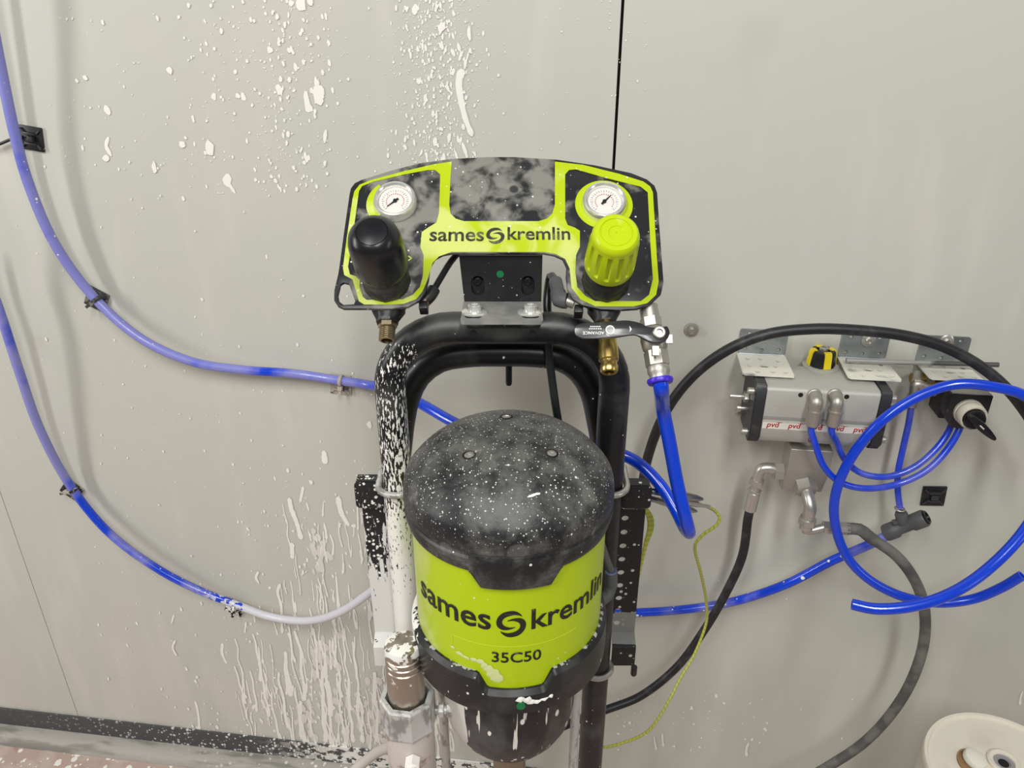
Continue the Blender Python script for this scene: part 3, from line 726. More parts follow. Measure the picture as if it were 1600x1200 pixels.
def sec(p):
    return [(.004, z0), (r0 * 1.06, z0), (r0 * 1.09, z0 + .002), (r0 * 1.09, z0 + .0085), (fl(p, 0, r0 * 1.085), z0 + .010), (fl(p, 0, r0 * 1.02), L - .012), (r0 * .99, L - .0105), (r0 * .985, L - .006), (r0 * .93, L - .0018), (r0 * .84, L), (r0 * .68, L), (r0 * .66, L - .0009), (r0 * .63, L - .0009), (r0 * .61, L - .0003), (r0 * .33, L - .0003), (r0 * .31, L - .0008), (.0004, L - .0008)]
sweep(b, phis, sec, M); obj('lime_knob', b, KNOBLIME, rk2, 35)
# regulator bodies and ports behind the panel
def reg_body(c, parent):
    M = MP @ T(c[0], c[1], 0)
    b = new(); cyl(b, .021, -.030, -.0042, M, 28, .002)
    lathe(b, [(.017, .014), (.017, .022), (.0110, .032), (.0105, .036)], M @ T(0, 0, -.016) @ RX(R(90)), 8, R(22.5)); box(b, -.030, .030, -.008, .008, -.022, -.008, M, .002)
    obj('regulator_body', b, BLK, parent)
reg_body(kL, lk); reg_body(kR, rk2)
dn = -y_p
def port_frame(px, py, off): return frame(plane_hit(px, py, P0 + n_p * off, n_p), dn, RH)
b = new(); M = port_frame(606, 504, -.016)
hexn(b, .0090, 0, .006, M)
prof = [(.0066, .006)]
for i in range(6): prof += [(.0076, .0066 + i * .0020), (.0068, .0076 + i * .0020)]
prof += [(.0074, .0185), (.0052, .019), (.0050, .012), (0, .012)]
lathe(b, prof, M, 24); obj('threaded_nipple', b, DULLBRASS, lk)
b = new(); M = port_frame(948, 505, -.024)
lathe(b, [(.0086, -.012), (.0086, .022), (.0093, .024), (.0096, .034), (.0094, .0385), (.0078, .040), (.0076, .043), (.0084, .0445), (.0084, .049), (.0074, .051), (.0046, .051), (.0042, .042), (0, .042)], M, 28)
obj('relief_nozzle', b, BRASS, rk2, label='brass relief nozzle')
b = new(); tube(b, [plane_hit(664, 470, P0 - n_p * .016, n_p), plane_hit(672, 462, P0 - n_p * .016, n_p), plane_hit(678, 452, P0 - n_p * .017, n_p)], .0062, 14)
obj('elbow_fitting', b, BLK, lk)
b = new(); tube(b, [plane_hit(660, 476, P0 - n_p * .016, n_p), plane_hit(668, 467, P0 - n_p * .016, n_p)], .0055, 12); obj('copper_tail', b, mat('copper_tail', srgb(150, 118, 100), .4, .6), lk)
b = new(); tube(b, [plane_hit(677, 454, P0 - n_p * .018, n_p), plane_hit(690, 432, P0 - n_p * .02, n_p), plane_hit(705, 408, P0 - n_p * .022, n_p), plane_hit(730, 380, P0 - n_p * .026, n_p)], .0032, 12); obj('signal_tube', b, BLKC, lk)
b = new(); pe = [plane_hit(897, 474, P0 - n_p * .016, n_p), plane_hit(886, 470, P0 - n_p * .016, n_p), plane_hit(874, 468, P0 - n_p * .018, n_p), plane_hit(872, 458, P0 - n_p * .022, n_p), plane_hit(868, 440, P0 - n_p * .03, n_p)]
tube(b, pe[1:4], lambda s: .0078, 16); tube(b, pe[2:], .0068, 16); obj('elbow_fitting', b, GREYPL, rk2)
b = new(); tube(b, [pe[0], pe[1]], .0055, 14); obj('nickel_tail', b, NICKEL, rk2)
for px, py in ((662, 480), (904, 486)):
    b = new(); c = plane_hit(px, py, P0 - n_p * .012, n_p); box(b, -.004, .004, -.004, .004, -.008, .006, frame(c, n_p, RH), .0008); obj('clip_block', b, BLKC, panel)
# bracket under the arch
zfl = zbar + RT + .0015; xa, xb = uz(gp(722, 480, .70))[0], uz(gp(847, 480, .70))[0]
vf, vbk = .668, .7255
ztop = gp(783, 398, vbk).z
b = new(); plate(b, [[(xa - .003, ztop), (xb + .0005, ztop), (xb, zfl), (xa + .001, zfl)], rrect(xa + .0145, zfl + .018, .013, .020, .0064), rrect(xb - .0135, zfl + .018, .013, .020, .0064)], .003, MG @ T(0, vbk, 0) @ RX(R(90)))
br = obj('panel_bracket', b, DARKPL, panel)
b = new(); plate(b, [rrect((xa + xb) / 2, (vf + vbk) / 2, xb - xa, vbk - vf, .004), rrect(xa + .0115, .682, .0165, .010, .0048), rrect(xb - .0115, .682, .0165, .010, .0048)], .003, MG @ T(0, 0, zfl - .0015)); obj('bracket_flange', b, mat('grey_flange', srgb(122, 122, 120), .5, .0, layers=[dict(col=srgb(146, 145, 140), scale=40, lo=.4, hi=.65)]), br)
for uu in (xa + .0125, xb - .0115):
    b = new(); bolt_head(b, MG @ T(uu, .692, zfl + .0015), .0062, .0085, .0125); obj('flange_bolt', b, CHROME, br)
b = new(); box(b, xa + .004, xb - .004, vbk + .003, vbk + .005, zfl + .004, zfl + .034, MG); obj('backing_plate', b, DARKPL, br)
for uu in (xa + .0145, xb - .0135):
    b = new(); cyl(b, .0062, .0, .002, frame(G(uu, vbk + .004, zfl + .019), -FH, RH), 20); bolt_head(b, frame(G(uu, vbk + .002, zfl + .0215), -FH, RH), .0042, .004); obj('slot_screw', b, BLKC, br)
b = new(); cyl(b, .0036, 0, .0004, frame(G((xa + xb) / 2 - .002, vbk - .0031, zfl + .030), -FH, RH), 20); obj('green_dot', b, GREEN, br)

# black signal hose from the elbow down behind the pump
b = new(); tube(b, [pe[-1], plane_hit(860, 432, P0 - n_p * .045, n_p), gp(855, 470, .728), gp(857, 515, .7185), gp(857, 545, .7175), gp(862, 590, .712), gp(869, 640, .705), gp(880, 700, .715), gp(885, 760, .73)], .0043, 12)
solo('signal_hose', b, BLKC, 'thin black hose hanging from the grey elbow behind the pump cap', 'hose', gp(862, 590, .72))

# ------------------------------------------------------------------ pump
AX = .616; u0 = -.003
po = G(u0, AX, H - .80)
pump = thing('paint_pump', 'lime and black air driven paint pump with domed dusty black cap', 'pump', po, -YAW)
MM = T(*G(u0, AX, H)) @ RZ(-YAW) @ RZ(R(4.0))              # pump coordinates: z is minus the drop below the camera
# cap
dome = lambda r: .351 + .036 * (r / .095) ** 3.5
b = new(); prof = [(0, -.351)]
for i in range(1, 16): r = .095 * i / 15; prof.append((r, -dome(r)))
prof += [(.0971, -.3905), (.0985, -.3945), (.0995, -.4000), (.1000, -.4080), (.0996, -.4130), (.0980, -.4140), (.0982, -.4180), (.0998, -.4200), (.0998, -.4250), (.0980, -.4262), (.0982, -.4300), (.0972, -.4345), (.0955, -.4365), (.06, -.437)]
lathe(b, prof, MM, 96)
zt = lambda a: -.420
def tabsec(p):
    d = abs(math.degrees(p)); zb2 = -.449 if d < 18 else (-.449 + (d - 18) / 5.5 * .0145 if d < 23.5 else -.4345)
    return [(.0950, -.418), (.0995, -.418), (.1003, -.424), (.1003, zb2 + .002), (.0994, zb2), (.0950, zb2)]
sweep(b, [R(-24 + 48 * k / 48) for k in range(49)], tabsec, MM, closed=False)
cap = obj('cap', b, CAPM, pump, 32)
for x, y in ((.0, .034), (-.037, -.030), (.036, -.032)):
    r = math.hypot(x, y); a = math.degrees(math.atan2(y, x)); zz = -dome(r) - .001
    M = MM @ T(x, y, zz) @ RX(R(-math.sin(R(a)) * 8)) @ RY(R(math.cos(R(a)) * 8))
    b = new(); lathe(b, [(.0050, -.001), (.0062, .0012), (.0056, .0016), (.0050, .0009), (0, .0009)], M, 24); w_ = obj('well_shade', b, HOLE, cap)  # dark disc lying on the dome, paints the shade of a sunken well
    b = new(); lathe(b, [(.0042, .0006), (.0042, .0018), (.0036, .0022), (.0022, .0022), (.0019, .0013), (0, .0013)], M @ T(0, -.0008, 0), 18); obj('cap_screw', b, STEEL, w_)
bm = new()
def capdrop(px, py, rx, ry, rot):
    best = None
    for i in range(400):
        t = .45 + i * .001; p = CAM + ray(px, py) * t; q = MM.inverted() @ p; rr = math.hypot(q.x, q.y)
        if rr < .095 and q.z < -dome(rr): best = p; break
    if best is None: return
    M = frame(best, UPZ - FH * .2, RH) @ RZ(rot); drop(bm, M @ V((0, 0, .0003)), M.to_3x3() @ V((1, 0, 0)), M.to_3x3() @ V((0, 1, 0)), M.to_3x3() @ V((0, 0, 1)), rx, ry, .0012, .3)
capdrop(833, 774, .0055, .0022, .5); capdrop(839, 772, .0025, .002, 0); capdrop(790, 836, .001, .0022, 0)
for _ in range(36): capdrop(rnd.uniform(650, 900), rnd.uniform(730, 832), rnd.uniform(.0004, .0009), rnd.uniform(.0005, .0011), 0)
obj('paint_fleck', bm, PAINT, cap, 60, kind='stuff')
# lime band
RB = .0938
b = new(); lathe(b, [(.05, -.430), (RB, -.430), (RB, -.592), (.05, -.592)], MM, 96); band = obj('lime_band', b, BANDM, pump, 32)
def wrap(src, zc, a0=0.0, rr=RB + .0003):
    for v in src.verts: a = v.co.x / rr + a0; k = rr + v.co.z; v.co = V((k * math.sin(a), -k * math.cos(a), zc + v.co.y))
    return src
zS = -.4925
tb = new(); k = .00096
for body, x0, x1, yb in (('sames', -115, -25.5, -.0075), ('kremlin', 12.5, 113, -.0075)):
    t = text_bm(body, (x1 - x0) * k, offset=.014, extrude=.0003); bmesh.ops.subdivide_edges(t, edges=[e for e in t.edges if e.calc_length() > .006], cuts=2)
    bmesh.ops.translate(t, vec=((x0 + x1) / 2 * k, 0, 0), verts=t.verts); join(tb, wrap(t, zS + yb, R(1.2)), MM)
t = new(); swirl(t, .0275, Matrix.Diagonal((.92, 1.12, 1, 1))); bmesh.ops.translate(t, vec=(-6.5 * k, 0, 0), verts=t.verts); join(tb, wrap(t, zS, R(1.2)), MM)
t = text_bm('35C50', .046, offset=.012, extrude=.0003); join(tb, wrap(t, -.5385, R(.5)), MM)
obj('lettering', tb, PRINT, band, 0)
t = new()
for i in range(40):
    x0, x1 = -.062 + i * .0031, -.062 + (i + 1) * .0031
    if abs((x0 + x1) / 2) < .09: box(t, x0, x1, -.00025, .00025, 0, .0002)
box(t, -.0625, -.062, -.011, 0, 0, .0002); b = new(); join(b, wrap(t, -.5195), MM); obj('decal_edge', b, LINEM, band, 0)
# lower ring with notch
def ringsec(p):
    d = abs(math.degrees(p)); t = 0 if d > 21.5 else (1 if d < 16 else (21.5 - d) / 5.5)
    zt2 = -.5535 - .0175 * t
    return [(.0940, zt2), (.0962, zt2 - .0004), (.1004, zt2 - .0050), (.1012, -.585), (.1005, -.598), (.0985, -.600), (.070, -.600), (.070, -.592), (.0936, -.592)]
b = new(); sweep(b, [-math.pi + 2 * math.pi * k / 240 for k in range(240)], ringsec, MM); ring = obj('lower_ring', b, RINGM, pump, 32)
b = new(); lathe(b, [(.068, -.598), (.0715, -.604), (.0720, -.640), (.0715, -.680), (.0690, -.698), (.0625, -.712), (.0600, -.7135), (.0595, -.7165), (.0520, -.728), (.0440, -.734), (.02, -.736)], MM, 64); obj('lower_body', b, BODYM, pump, 32)
b = new(); cyl(b, .019, -.90, -.734, MM, 28); obj('pump_shaft', b, FILTM if False else mat('shaft_steel', srgb(150, 138, 122), .35, .9), pump)
for sgn in (-1, 1):
    b = new(); cyl(b, .0055, -.86, -.598, MM @ RZ(R(-4)) @ T(.078 * sgn, .030, 0), 18); obj('tie_rod', b, PAINTED, pump)
bm = new()
def cdrop(a, z, ra, rz, h=.003, rr=.1012):
    c = MM @ V((rr * math.sin(a), -rr * math.cos(a), z)); M3 = MM.to_3x3()
    drop(bm, c, M3 @ V((math.cos(a), math.sin(a), 0)), UPZ, M3 @ V((math.sin(a), -math.cos(a), 0)), ra, rz, h)
a0 = R(3)
for da, z, ra, rz in ((2.2, -.5785, .0045, .0035), (6, -.5800, .0042, .0040), (8, -.5830, .0045, .0030), (11, -.5840, .0055, .0018), (15, -.5828, .005, .0012), (19, -.5815, .0028, .0016)):
    cdrop(R(da), z, ra, rz)
obj('paint_blob', bm, PAINT, ring, 70, label='white paint blob on the lower ring')
bm = new()
for da, z, ra, rz in ((-18, -.545, .004, .004), (-15, -.549, .0055, .005), (-13, -.553, .006, .006), (-11, -.5575, .006, .006), (-20, -.542, .004, .0035), (-24, -.541, .004, .0025), (-29, -.5415, .005, .0022), (-33, -.5395, .004, .0022), (-38, -.536, .003, .002)):
    cdrop(R(da), z, ra, rz, .0009, RB + .0002)
obj('paint_smudge', bm, mat('thin_paint_on_lime', srgb(206, 214, 150), .45), band, 70)
b = new(); cyl(b, .0042, 0, .0016, frame(MM @ V((.1013 * math.sin(R(2.4)), -.1013 * math.cos(R(2.4)), -.586)), MM.to_3x3() @ V((0, -1, 0)), RH), 18); obj('green_plug', b, GREEN, ring)
# push-in fitting beside the band
b = new(); p0, p1, p2, p3 = gp(940, 850, .655), gp(948, 875, .655), gp(955, 893, .655), gp(955, 915, .655)
tube(b, [p2, p3], .0068, 16, smooth=False); tube(b, [p3, gp(950, 930, .65), gp(935, 940, .64)], .0062, 14); pf = obj('push_in_fitting', b, GREYPL, pump)
b = new(); tube(b, [gp(925, 800, .672), p0, p1, p2], .0040, 12); obj('supply_tube', b, GREYPL, pf)
b = new(); torus(b, .0052, .0012, frame(p2, p2 - p3, RH), 18, 6); obj('release_ring', b, mat('grey_blue', srgb(90, 104, 150), .5), pf)
# fluid filter on the left
fv = .578; ft = gp(629, 1003, fv); fu = uz(ft)[0]
filt = thing('fluid_filter', 'brown steel ribbed filter housing in a paint caked hex nut', 'filter', G(fu, fv, ft.z - .2), -YAW)
MF = T(*ft) @ RZ(-YAW)
b = new(); pr = [(0, .0005), (.0150, 0), (.0176, -.0015), (.0186, -.004)]
z = -.010
for i in range(3): pr += [(.0190, z), (.0190, z - .003), (.0180, z - .0038), (.0180, z - .0046), (.0190, z - .0054)]; z -= .0075
pr += [(.0192, -.034), (.0200, -.125), (.0200, -.14)]
lathe(b, pr, MF, 40); obj('housing', b, FILTM, filt, 32)
b = new(); zN = -.072
_closed(b, [(.0230, zN), (.0272, zN), (.0290, zN - .002), (.0296, zN - .034), (.0305, zN - .0365), (.0295, zN - .040), (.0230, zN - .040)], MF @ RZ(R(14)), 8); obj('lock_nut', b, PAINTED, filt, 25)
b = new(); lathe(b, [(.012, zN - .038), (.0258, zN - .040), (.0258, zN - .17), (.02, zN - .18)], MF, 36); fb = obj('filter_body', b, mat('painted_body', srgb(205, 196, 190), .5, layers=[dict(col=srgb(150, 130, 120), scale=30, lo=.55, hi=.6, amt=.8)]), filt)
b = new(); hexn(b, .0085, .0, .012, frame(MF @ V((.006, -.026, zN - .066)), -FH, UPZ)); cyl(b, .006, .012, .018, frame(MF @ V((.006, -.026, zN - .066)), -FH, UPZ)); obj('drain_plug', b, PAINT, fb)
for uu in (.031, .040):
    b = new(); hexn(b, .0075, 0, .006, frame(MF @ V((uu, .006, zN - .030)), RH, UPZ)); obj('side_nut', b, PAINTED, filt)
b = new(); cyl(b, .0045, .028, .062, frame(MF @ V((0, .006, zN - .030)), RH, UPZ)); obj('link_pipe', b, PAINTED, filt)
# white hose from the filter
b = new(); tube(b, [gp(612, 1166, fv + .03), gp(590, 1175, fv + .05), gp(570, 1190, fv + .06), gp(552, 1206, fv + .06), gp(530, 1240, fv + .06)], .0062, 14)
solo('paint_hose', b, mat('white_hose', srgb(190, 184, 174), .5), 'off-white hose curving down from behind the filter', 'hose', gp(580, 1185, fv + .05))

# ------------------------------------------------------------------ ball valve on the right of the panel
vz = .700
pA, pB = cp(1013, 478, vz + .03), cp(1031, 592, vz + .012)
dv = (pB - pA).normalized(); LV = (pB - pA).length
valve = thing('ball_valve', 'nickel ball valve with flat black lever below the right knob', 'valve', pA, -YAW)
MV = frame(pA, dv, RH)
b = new()
hexn(b, .0100, .012, .022, MV, phase=.3); cyl(b, .0088, .0, .013, MV); lathe(b, [(.0085, .022), (.0115, .026), (.0125, .034), (.0115, .043), (.0090, .046)], MV, 28); hexn(b, .0112, .045, .060, MV, phase=.3)
lathe(b, [(.0100, .060), (.0104, .062), (.0104, LV - .006), (.0092, LV - .004), (.0092, LV)], MV, 28)
body = obj('valve_body', b, NICKEL, valve)
b = new(); lathe(b, [(.0075, LV - .001), (.0118, LV), (.0122, LV + .002), (.0112, LV + .0045), (.0085, LV + .005)], MV, 28); obj('release_ring', b, PURPLE, body)
nl = (-FH * .80 + UPZ * .60).normalized()
stem0 = MV @ V((0, 0, .034))
hub = CAM + ray(1029, 521) * ((stem0 + nl * .022 - CAM).dot(nl) / ray(1029, 521).dot(nl))
b = new(); cyl(b, .0055, -.018, -.001, frame(hub, nl, RH), 18); obj('stem', b, NICKEL, body)
ML = frame(hub, nl, RH)
lp = lambda px, py: (lambda q: (q.x, q.y))(ML.inverted() @ plane_hit(px, py, hub, nl))
LEV = [(1044, 513), (1046, 521), (1042, 530), (1033, 536), (1016, 535), (1003, 529), (990, 524), (960, 528), (925, 530), (908, 529), (899, 523), (897, 514), (902, 508), (915, 505), (960, 502), (980, 501), (1000, 505), (1012, 511), (1030, 512), (1040, 510)]
b = new(); plate(b, [smooth_loop([lp(*p) for p in LEV], 4)], .003, ML, -.0015, bev=.0007)
lever = obj('lever', b, mat('black_lever', srgb(30, 30, 34), .34, layers=[dict(col=srgb(200, 200, 198), scale=120, lo=.68, hi=.74, amt=.7)], coat=.3), valve)
b = new(); bolt_head(b, ML @ T(0, 0, .0015), .0058, .004); obj('lever_nut', b, NICKEL, lever)
tb = new(); (x0, y0), (x1, y1) = lp(911, 517), lp(943, 517)
join(tb, text_bm('ADVANCE', .0195, offset=.02, extrude=.0002), ML @ T((x0 + x1) / 2, y0 - .0010, .0016) @ RZ(math.pi))
for i, (wd, yy) in enumerate(((.012, .0016), (.010, .0036))):
    for s in range(6): box(tb, -wd / 2 + s * wd / 6, -wd / 2 + (s + .7) * wd / 6, -.0005, .0005, 0, .0002, ML @ T((x0 + x1) / 2 + .002, y0 + yy, .0016))
xe, ye = lp(953, 516); plate(tb, [circ(xe, ye, .0042, 20), circ(xe, ye, .0032, 20)], .0002, ML, .0016)
for s in range(4): box(tb, xe - .003, xe + .003, ye - .0022 + s * .0014, ye - .0016 + s * .0014, .0016, .0018, ML)
xe, ye = lp(983, 515); plate(tb, [[(xe, ye - .003), (xe + .0022, ye), (xe, ye + .003), (xe + .0006, ye)]], .0002, ML, .0016)
obj('lettering', tb, mat('white_print', srgb(240, 240, 240), .5), lever, 0)
b = new(); box(b, -.003, .003, -.008, .0005, -.0035, .0015, ML @ T(*lp(1024, 542), 0)); box(b, -.003, .003, -.004, .004, -.004, -.001, ML @ T(*lp(1046, 529), 0)); obj('lever_stop', b, NICKEL, lever)

# ------------------------------------------------------------------ blue air hoses
RHOSE = .0072
wc = lambda px, py: (wp(px, py) - CAM).dot(FWD)
b = new()
up = [wp(-30, -60, .05), wp(-8, 60, .046), wp(6, 130, .042), wp(22, 205, .038), wp(44, 285, .034), wp(88, 385, .028), wp(150, 468, .020), wp(222, 530, .026), wp(300, 565, .028), wp(380, 578, .026), wp(460, 584, .022), wp(533, 595, .018), cp(585, 603, wc(585, 603) - .035), cp(650, 627, 1.03), cp(720, 665, .98), cp(800, 690, .93), cp(900, 697, .905), cp(985, 716, .90), cp(1030, 756, .885), cp(1056, 797, .875), cp(1070, 825, .862), cp(1076, 832, .842), cp(1076, 828, .822), cp(1070, 805, .808), cp(1058, 755, .798), cp(1044, 680, .78), cp(1036, 640, .765), pB + dv * .006, pB - dv * .004]
tube(b, up, RHOSE, 16)
solo('air_hose', b, BLUEU, 'blue air hose from the top left wall behind the frame to the ball valve', 'hose', wp(300, 565, .028), 'blue air hoses on the wall')
b = new()
lo = [wp(-40, 380, .06), wp(-14, 450, .05), wp(4, 500, .05), wp(30, 580, .045), wp(62, 670, .035), wp(112, 762, .020), wp(170, 832, .026), wp(245, 888, .026), wp(310, 922, .022), wp(370, 945, .018), wp(420, 963, .030), wp(480, 970, .05), wp(530, 957, .07), wp(575, 928, .08), wp(625, 890, .07), wp(700, 900, .05), wp(800, 935, .04), wp(900, 958, .035), wp(1000, 957, .032), wp(1080, 951, .03), wp(1150, 939, .03), wp(1230, 912, .035), wp(1300, 876, .04), wp(1360, 850, .045), wp(1398, 830, .048)]
tube(b, lo, RHOSE, 16)
solo('air_hose', b, BLUEL, 'blue air hose lower on the wall, part painted white, ending at the tee', 'hose', wp(245, 888, .026), 'blue air hoses on the wall')
b = new(); RC = .0067
co = [wp(1331, 944, .30), wp(1365, 951, .305), wp(1420, 948, .305), wp(1480, 930, .295), wp(1540, 892, .27), wp(1600, 830, .24), wp(1645, 745, .19), wp(1650, 670, .15), wp(1608, 622, .125), wp(1550, 604, .118), wp(1490, 601, .112), wp(1430, 622, .112), wp(1375, 660, .118), wp(1328, 718, .12), wp(1305, 775, .12), wp(1306, 825, .12), wp(1325, 872, .125), wp(1360, 907, .13), wp(1410, 932, .135), wp(1465, 942, .14), wp(1520, 936, .145), wp(1565, 918, .15), wp(1597, 899, .155)]
tube(b, co, RC, 18, bore=.68)
solo('coiled_air_hose', b, BLUEC, 'loose loop of thick blue hose with an open cut end, right side', 'hose', wp(1306, 800, .165))

# cable tie mounts and clips on the wall
SADDLE = mat('saddle_highlight_grey', srgb(52, 53, 56), .35)  # lighter than the black base: ridge highlight put into the colour
def mount(px, py, ang, label, hose_d=None, tang=None, mt=BLK, size=.034, grp=None, hxy=None):
    c = wp(px, py, 0); t = thing('hose_clip' if hose_d else 'cable_tie_mount', label, 'clip' if hose_d else 'cable mount', c, 0, 'hose clips on the wall' if hose_d else 'empty cable tie mounts on the wall')
    M = frame(c, NY, NX) @ RZ(ang); s = size / 2
    b = new(); box(b, -s, s, -s, s, 0, .003, M, .0008)
    bp = obj('base', b, mt, t); b = new()
    for sg in (-1, 1):
        box(b, -s * .5, s * .5, sg * s * .42 - .0014, sg * s * .42 + .0014, .0025, .0070, M, .0004)
        for k in (-1, 1): box(b, -.001, s * .5, -.0011, .0011, .0025, .0055, M @ T(k * s * .5, sg * s * .42, 0) @ RZ(R((45 if k > 0 else 135) * sg)))
    box(b, -s * .32, s * .32, -s * .24, s * .24, .0025, .0085, M, .001)
    obj('saddle', b, mt if mt is not BLK else SADDLE, bp)
    if hose_d:
        cc = wp(*(hxy or (px, py)), hose_d); b = new(); torus(b, RHOSE + .0014, .0016, frame(cc, tang, NY), 24, 8, 1.8)
        q = frame(cc, tang, NY); box(b, -.004, .004, -.0035, .0035, -.0035, .0035, q @ RZ(R(70)) @ T(RHOSE + .005, 0, 0), .0008)
        box(b, .0, .010, -.0008, .0008, -.0022, .0022, q @ RZ(R(70)) @ T(RHOSE + .005, 0, 0))
        obj('tie', b, mt, t)
    return t
SPL = mat('splashed_black_clip', srgb(30, 30, 32), .5, layers=[dict(col=WHITE, scale=130, lo=.48, hi=.53)])
DUSTY = mat('dusted_clip', srgb(40, 40, 42), .5, layers=[dict(col=srgb(176, 170, 160), scale=90, lo=.5, hi=.58)])
GREYCL = mat('grey_dusty_clip', srgb(52, 52, 54), .5, layers=[dict(col=srgb(120, 118, 114), scale=90, lo=.5, hi=.62)])
tg = lambda a, c: (c - a).normalized()
mount(51, 216, R(-8), 'black square cable tie mount beside the top left hose')
mount(152, 467, R(-28), 'grey dusty clip holding the upper blue hose at its bend', .020, tg(up[5], up[7]), GREYCL)
mount(533, 600, R(-4), 'clip with a pale dusted base on the upper hose left of the frame', .018, tg(up[10], up[12]), mat('pale_clip', srgb(168, 160, 148), .6, layers=[dict(col=srgb(40, 40, 42), scale=60, lo=.62, hi=.66)]), hxy=(533, 595))
mount(113, 765, R(-40), 'dusted clip on the lower blue hose near the left edge', .020, tg(lo[4], lo[6]), DUSTY)
mount(368, 948, R(-25), 'paint spattered clip where the lower hose turns white', .018, tg(lo[8], lo[10]), SPL)
mount(1458, 774, R(4), 'empty black square cable tie mount right of the actuator')
b = new(); tube(b, [wp(-20, 230, .012), wp(0, 225, .012), wp(14, 219, .011), wp(36, 214, .010)], .0022, 10)
solo('cable', b, BLKC, 'thin black cable running into the top left cable tie mount', 'cable', wp(10, 221, .011))
c = wp(1080, 515, 0); wr = thing('wall_screw', 'steel screw with washer in the wall right of the ball valve', 'screw', c)
b = new(); lathe(b, [(.0105, 0), (.0105, .0015), (.0085, .004), (0, .004)], frame(c, NY, NX), 24); obj('washer', b, STAIN, wr)
b = new(); hexn(b, .0052, .004, .0085, frame(c, NY, NX)); obj('head', b, STEEL, wr)

# ------------------------------------------------------------------ brackets, actuator and valve gear on the wall
def bracket(xl, xr, yt, yf, pl, pr, yfr, label, boltpx, seed):
    a, c = wp(xl, yt, .001), wp(xr, yt, .001); f = wp((xl + xr) / 2, yf, .001)
    fl_, fr_ = hp(pl, yfr, f.z), hp(pr, yfr, f.z); d = -(fl_.y + fr_.y) / 2
    t = thing('angle_bracket', label, 'bracket', V(((a.x + c.x) / 2, 0, f.z)), 0, 'zinc angle brackets on the wall')
    x0, x1 = a.x, c.x; w = x1 - x0; cx = (x0 + x1) / 2; r_ = random.Random(seed)
    hv = [circ(x0 + w * k, f.z + (a.z - f.z) * q, .0026, 12) for k, q in ((.2, .86), (.8, .86), (.15, .22), (.5, .18), (.85, .22))]
    b = new(); plate(b, [rrect(cx, (a.z + f.z) / 2, w, a.z - f.z, .004)] + hv, .0025, T(0, -.0005, 0) @ RX(R(90)))
    vpt = obj('upright', b, ZINC, t)
    hh = [circ(fl_.x + (fr_.x - fl_.x) * k, -d * q, .0035, 12) for k, q in ((.2, .3), (.18, .62), (.45, .28), (.8, .35), (.3, .88), (.6, .85), (.85, .85), (.7, .6))] + [rrect(fl_.x + (fr_.x - fl_.x) * .48, -d * .6, .013, .008, .0038)]
    b = new(); plate(b, [[(x0, -.0005), (fl_.x, -d + .004), (fl_.x + .003, -d), (fr_.x - .001, -d), (fr_.x, -d + .003), (x1, -.0005)]] + hh, .0025, T(0, 0, f.z - .0025)); obj('shelf', b, ZINCP, t)
    b = new(); tube(b, [V((x0 + .002, -.0028, f.z - .0005)), V((x1 - .002, -.0028, f.z - .0005))], .0026, 10, smooth=False); obj('bend', b, ZINC, vpt)
    if boltpx:
        q = wp(*boltpx, .0035); b = new(); lathe(b, [(.0095, 0), (.0095, .0012), (.007, .0026), (0, .0026)], frame(q, NY, NX), 24); wv = obj('washer', b, STEEL, t)
        b = new(); bolt_head(b, frame(q + NY * .0026, NY, NX), .0052, .004); obj('bolt', b, STEEL, wv)
    return f.z, d, fl_, fr_
bz1 = bracket(1157, 1233, 513, 553, 1162, 1241, 586, 'zinc angle bracket carrying the left end of the actuator', (1193, 526), 1)
bz2 = bracket(1316, 1392, 519, 559, 1328, 1408, 592, 'zinc angle bracket carrying the right end of the actuator', (1357, 531), 2)
bz3 = bracket(1440, 1519, 523, 566, 1456, 1537, 593, 'zinc angle bracket carrying the black selector valve', (1479, 533), 3)
b = new(); tube(b, [wp(1322, 563, .030), wp(1400, 566, .030), wp(1480, 568, .030), wp(1560, 570, .030)], .0034, 10); 
solo('threaded_rod', b, mat('dusty_rod', srgb(96, 94, 92), .5, .5, layers=[dict(col=srgb(176, 176, 172), scale=20, lo=.4, hi=.6, ramp=[(0, wx(1440, 566), wx(1400, 566), .3), (0, wx(1440, 566), wx(1480, 566), -.4)])]), 'thin grey rod lying across two zinc brackets', 'rod', wp(1440, 567, .03))
# actuator
da = .098; pl_, pr_ = wp(1202, 592, da), wp(1381, 600, da); zb_ = wp(1288, 698, da).z; zt_ = (pl_.z + pr_.z) / 2
zt_ = min(zt_, bz1[0] - .0026 - .0035)
act = thing('pneumatic_actuator', 'grey pneumatic rotary actuator with black ends and yellow black indicator', 'actuator', V(((pl_.x + pr_.x) / 2, -.05, zb_)))
xa, xb = pl_.x, pr_.x; yb_, hh = -.018, zt_ - zb_
sec_ = [(-da + .002, zt_ - .002), (-da, zt_ - .006), (-da, zb_ + hh * .45), (-da + .002, zb_ + hh * .435), (-da + .002, zb_ + hh * .405), (-da, zb_ + hh * .39), (-da, zb_ + .012), (-da + .008, zb_), (yb_ - .008, zb_), (yb_, zb_ + .010), (yb_, zt_ - .010), (yb_ - .006, zt_), (-da + .006, zt_)]
def extr(bm, sec, x0, x1):
    A = [bm.verts.new((x0, y, z)) for y, z in sec]; B = [bm.verts.new((x1, y, z)) for y, z in sec]
    for i in range(len(sec)): j = (i + 1) % len(sec); bm.faces.new((A[i], A[j], B[j], B[i]))
    bm.faces.new(A); bm.faces.new(B)
b = new(); extr(b, sec_, xa, xb); ab = obj('actuator_body', b, ALU, act)
